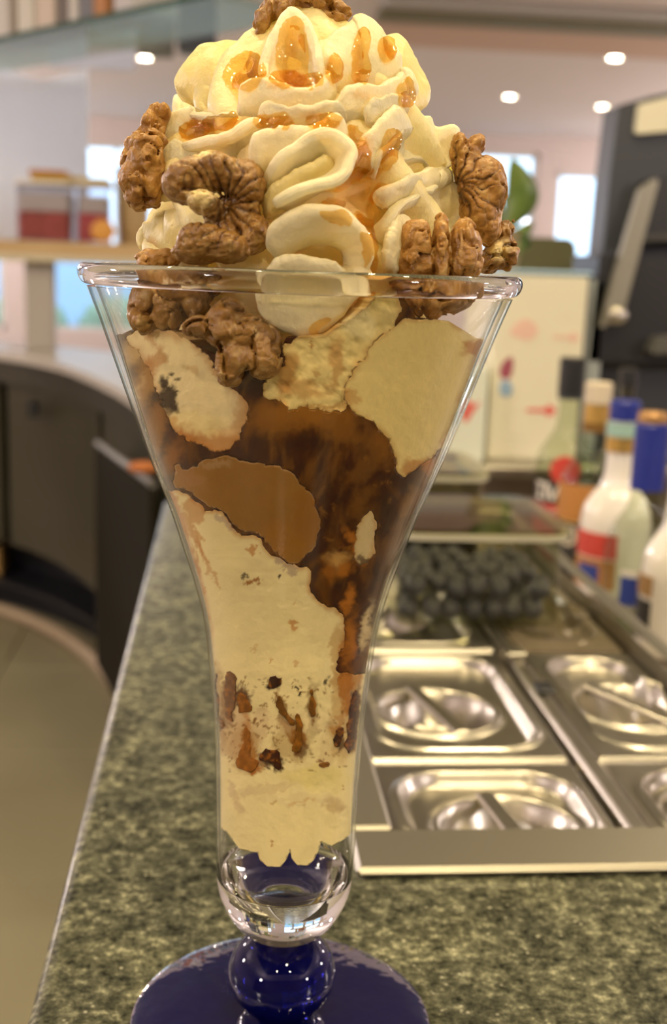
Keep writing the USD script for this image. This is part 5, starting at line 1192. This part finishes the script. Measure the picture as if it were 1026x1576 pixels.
# display shelf on the curved bar
SHY = 3.72
def sx(px, y=SHY): return float(at_y(px, 400, y)[0])
def sz(py, y=SHY, px=100): return float(at_y(px, py, y)[2])
S0, S1 = sz(404), sz(372)
disp = thing('display_shelf', 'long wooden display shelf on a grey post above the curved bar', 'shelf')
obj('board', box((-1.9, SHY, S0), (sx(330), SHY + .5, S1), .006), m_wood, disp)
obj('edge_strip', box((-1.9, SHY - .012, S0), (sx(330), SHY - .0005, S0 + .022), .003), mat('shelf_edge', (0.66, 0.60, 0.42), .4), disp)
for a, b in ((32, 76), (-190, -150), (262, 300)):
    obj('post', box((sx(a), SHY + .06, .8682), (sx(b), SHY + .14, S0 - .0003), .004), mat('grey_post', (0.46, 0.43, 0.38), .5), disp)
TOPZ = S1 + .0005
def tub(label, a, b, pt, content, lab):
    x0, x1 = sx(a), sx(b); h_ = sz(pt) - TOPZ
    t = thing('plastic_tub', label, 'tub', 'tubs on the display shelf', ((x0 + x1) / 2, SHY + .12, TOPZ)); w = (x1 - x0) / 2; d = .085
    o = Polygon(rounded_poly(2 * w, 2 * d, .02)); i_ = o.buffer(-.004)
    obj('wall', cat(trimesh.creation.extrude_polygon(o.difference(i_), h_, engine='earcut'), trimesh.creation.extrude_polygon(i_, .003, engine='earcut')), clear_glass('tub_clear', (.9, .9, .92), (.7, .7, .72)) if lab else 'skip', t)
    c = trimesh.creation.extrude_polygon(i_.buffer(-.002), h_ * .5, engine='earcut'); c.apply_translation((0, 0, .004)); obj('filling', c, content, t)
    l = trimesh.creation.extrude_polygon(o.buffer(.004), .01, engine='earcut'); l.apply_translation((0, 0, h_ + .0005)); obj('lid', l, m_white, t)
    c = trimesh.creation.extrude_polygon(i_.buffer(-.003), h_ * .3, engine='earcut'); c.apply_translation((0, 0, h_ * .5 + .006)); obj('topping', c, mat('pale_topping' if lab == 1 else 'pale_topping_b', (0.62, 0.56, 0.52), .7), t)
    return h_
tub_h = tub('wide clear tub of dark red fruit on the wooden display shelf', 22, 108, 284, mat('red_fruit', (0.36, 0.07, 0.05), .5, noise=(30, (0.5, 0.10, 0.08))), 1)
tub('narrow clear tub of bright red fruit beside the wider tub', 114, 166, 284, mat('bright_red_fruit', (0.55, 0.08, 0.09), .5, noise=(30, (0.62, 0.14, 0.12))), 2)
pk = np.array([sx(104), SHY + .12, TOPZ + tub_h + .011])
for nm, lab, c, px0, px1, z0, z1 in (('snack_packet', 'orange snack packet lying on the tubs of the display shelf', (0.60, 0.25, 0.07), 40, 100, .018, .034), ('snack_packet', 'long yellow snack packet lying under the orange one', (0.58, 0.42, 0.08), 44, 165, 0.0, .017)):
    x0, x1 = sx(px0), sx(px1)
    tag(obj(nm, box((x0, SHY + .06, pk[2] + z0), (x1, SHY + .19, pk[2] + z1), .007), mat('packet_' + lab.split()[0], c, .4)), lab, 'packet', 'snack packets on the tubs')
bk = thing('wicker_basket', 'tan wicker basket at the end of the display shelf behind the walnut', 'basket', None, (sx(200), SHY + .14, TOPZ))
wv = (sx(222) - sx(168)) / 2
hb = sz(255) - TOPZ
obj('weave', lathe(np.vstack([[0, .001], np.c_[(np.linspace(wv * .85, wv, 60) + .003 * np.sin(np.arange(60) * 1.6)), np.linspace(.001, hb, 60)], np.c_[np.linspace(wv - .01, wv * .85 - .01, 10), np.linspace(hb, .01, 10)], [0, .01]]), 40), mat('wicker', (0.55, 0.40, 0.20), .7), bk)
obj('rim', tube([(wv * math.cos(a), wv * math.sin(a), hb + .004) for a in np.linspace(0, 2 * math.pi, 33)], .006, 8), mat('wicker_rim', (0.45, 0.30, 0.12), .7), bk)
ob = trimesh.creation.icosphere(subdivisions=3)
oc = at_y(163, 348, SHY - .0); tag(obj('orange_fruit', trimesh.Trimesh(np.array([sx(158), SHY + .012, TOPZ + .036]) + ob.vertices * [.036, .012, .035], ob.faces, process=False), mat('orange_peel', (0.75, 0.36, 0.07), .5), smooth=True), 'orange dried fruit slice leaning on the narrow tub', 'fruit')
# white cloth-like bag at far left on the shelf
wb = thing('paper_bag', 'big white paper bag standing at the left end of the display shelf', 'bag', None, (sx(30), SHY + .40, TOPZ))
zt2 = sz(112, SHY + .4) - TOPZ
gx, gy = np.meshgrid(np.linspace(0, 2 * math.pi, 60, endpoint=False), np.linspace(0, 1, 40), indexing='ij')
rad = np.clip(1 / np.maximum(np.abs(np.cos(gx)) ** 6 + np.abs(np.sin(gx)) ** 6, 1e-6) ** (1 / 6), 0, 1.3)
wd_ = (sx(86) - sx(-80)) / 2
crp = .02 * (meshkit.fbm(np.c_[np.cos(gx).ravel() * 3, np.sin(gx).ravel() * 3, gy.ravel() * 5], 4, 5).reshape(gx.shape) - .5)
bvv = np.stack([(wd_ * rad + crp) * np.cos(gx), (.075 * (1 - .6 * gy) * rad + crp) * np.sin(gx), zt2 * gy * (1 + .06 * np.sin(gx * 2 + 1) * gy)], -1).reshape(-1, 3)
I, K = np.meshgrid(np.arange(60), np.arange(39), indexing='ij'); J = (I + 1) % 60
bt = trimesh.Trimesh(bvv, np.vstack([np.stack([I * 40 + K, J * 40 + K, J * 40 + K + 1], -1).reshape(-1, 3), np.stack([I * 40 + K, J * 40 + K + 1, I * 40 + K + 1], -1).reshape(-1, 3)]), process=False)
obj('bag_body', bt, usdkit.material(stage, f'{LOOKS}/white_paper', {'d': ('diffuse_bsdf', {'color': (0.9, 0.93, 1.0)}), 't': ('translucent_bsdf', {'color': (0.85, 0.92, 1.0)}), 'm': ('mix_closure', {'fac': 0.55})}, [('d.BSDF', 'm.closure1'), ('t.BSDF', 'm.closure2')], surface='m.closure'), wb, smooth=True)

# ------------------------------------------------------------------ glass shelf with books, hanging things at the upper left
ZS = 1.73
sh = thing('glass_shelf', 'overhead green-edged glass shelf carrying boxes at the upper left', 'shelf')
pA, pB = at_z(-120, 84, ZS), at_z(330, -14, ZS)
dv_ = pB - pA; Ls_ = np.linalg.norm(dv_); dv_ /= Ls_; nv_ = np.array([-dv_[1], dv_[0], 0]); nv_ *= np.sign(nv_[1])
def along(u0, u1, w0, w1, z0, z1, bev=0.0):
    m = box((u0, w0, z0), (u1, w1, z1), bev); v = m.vertices
    m.vertices = pA * [1, 1, 0] + v[:, :1] * dv_ + v[:, 1:2] * nv_ + v[:, 2:] * [0, 0, 1.0]; return m
obj('pane', along(0, Ls_, 0, .28, ZS - .012, ZS), clear_glass('green_glass', (0.74, 0.84, 0.80), (0.4, 0.55, 0.48)), sh)
obj('edge', along(0, Ls_, -.006, -.0003, ZS - .013, ZS + .001), mat('green_glass_edge', (0.03, 0.09, 0.07), 0.1), sh)
for u in (.1, Ls_ - .12):
    obj('hanger', along(u, u + .012, .1, .112, ZS + .0002, CEIL - .0002), m_steel_dull, sh)
def u_at(px):
    best = min(np.linspace(0, Ls_, 800), key=lambda u: abs(to_px(pA + dv_ * u)[0] - px)); return best
for k, (a, b, c, hh, lab) in enumerate(((-60, 8, (0.55, 0.52, 0.46), .26, 'grey white box'), (9, 18, (0.22, 0.17, 0.11), .22, 'thin dark brown box'), (20, 46, (0.60, 0.57, 0.47), .25, 'pale cream box'), (49, 78, (0.60, 0.50, 0.40), .24, 'pinkish beige box'), (80, 97, (0.13, 0.10, 0.08), .26, 'narrow black box'), (99, 112, (0.60, 0.57, 0.52), .22, 'narrow white box'), (115, 136, (0.16, 0.16, 0.18), .24, 'charcoal box'), (137, 158, (0.45, 0.19, 0.05), .23, 'rust orange box'), (168, 198, (0.55, 0.52, 0.52), .2, 'light grey box'))):
    u0, u1 = u_at(a), u_at(b)
    bx = thing('shelf_box', lab + ' standing in the row on the overhead glass shelf', 'box', 'boxes on the glass shelf')
    obj('body', along(u0 + .001, u1 - .001, .012, .15, ZS + .0004, ZS + hh, .002), mat('shelf_box_%d' % k, c, .6), bx)
    obj('lid', along(u0 + .0005, u1 - .0005, .011, .151, ZS + hh + .0003, ZS + hh + .02, .002), mat('shelf_box_lid_%d' % k, tuple(v * .8 for v in c), .6), bx)
def hanging(name, label, cat_, px0, px1, py0, py1, y, depth, m, cord=True):
    a, b = at_y(px0, py1, y), at_y(px1, py0, y)
    t = thing(name, label, cat_)
    obj('panel', box((a[0], y, a[2]), (b[0], y + depth, b[2]), .006), m, t)
    for x in (a[0] + .05, b[0] - .05):
        obj('cord', box((x - .004, y + depth / 2 - .004, b[2] + .0003), (x + .004, y + depth / 2 + .004, CEIL - .0003)), m_steel_dull, t)
hanging('hanging_panel', 'pale blue hanging panel in place of a window reflection below the overhead glass shelf', 'sign', 74, 208, 36, 102, 6.0, .03, mat('window_reflection_panel', (0.74, 0.82, 0.98), .35))  # window reflection in the glass, built as a pale hanging panel
hanging('hanging_panel', 'dull green-grey hanging board between pale panel and loudspeaker', 'sign', 210, 268, 14, 86, 5.2, .03, mat('grey_green_board', (0.24, 0.25, 0.21), .6))
hanging('loudspeaker', 'dark slate loudspeaker hanging from the ceiling above the left walnut', 'loudspeaker', 272, 334, -40, 68, 5.0, .25, mat('slate_plastic', (0.075, 0.085, 0.10), .6))
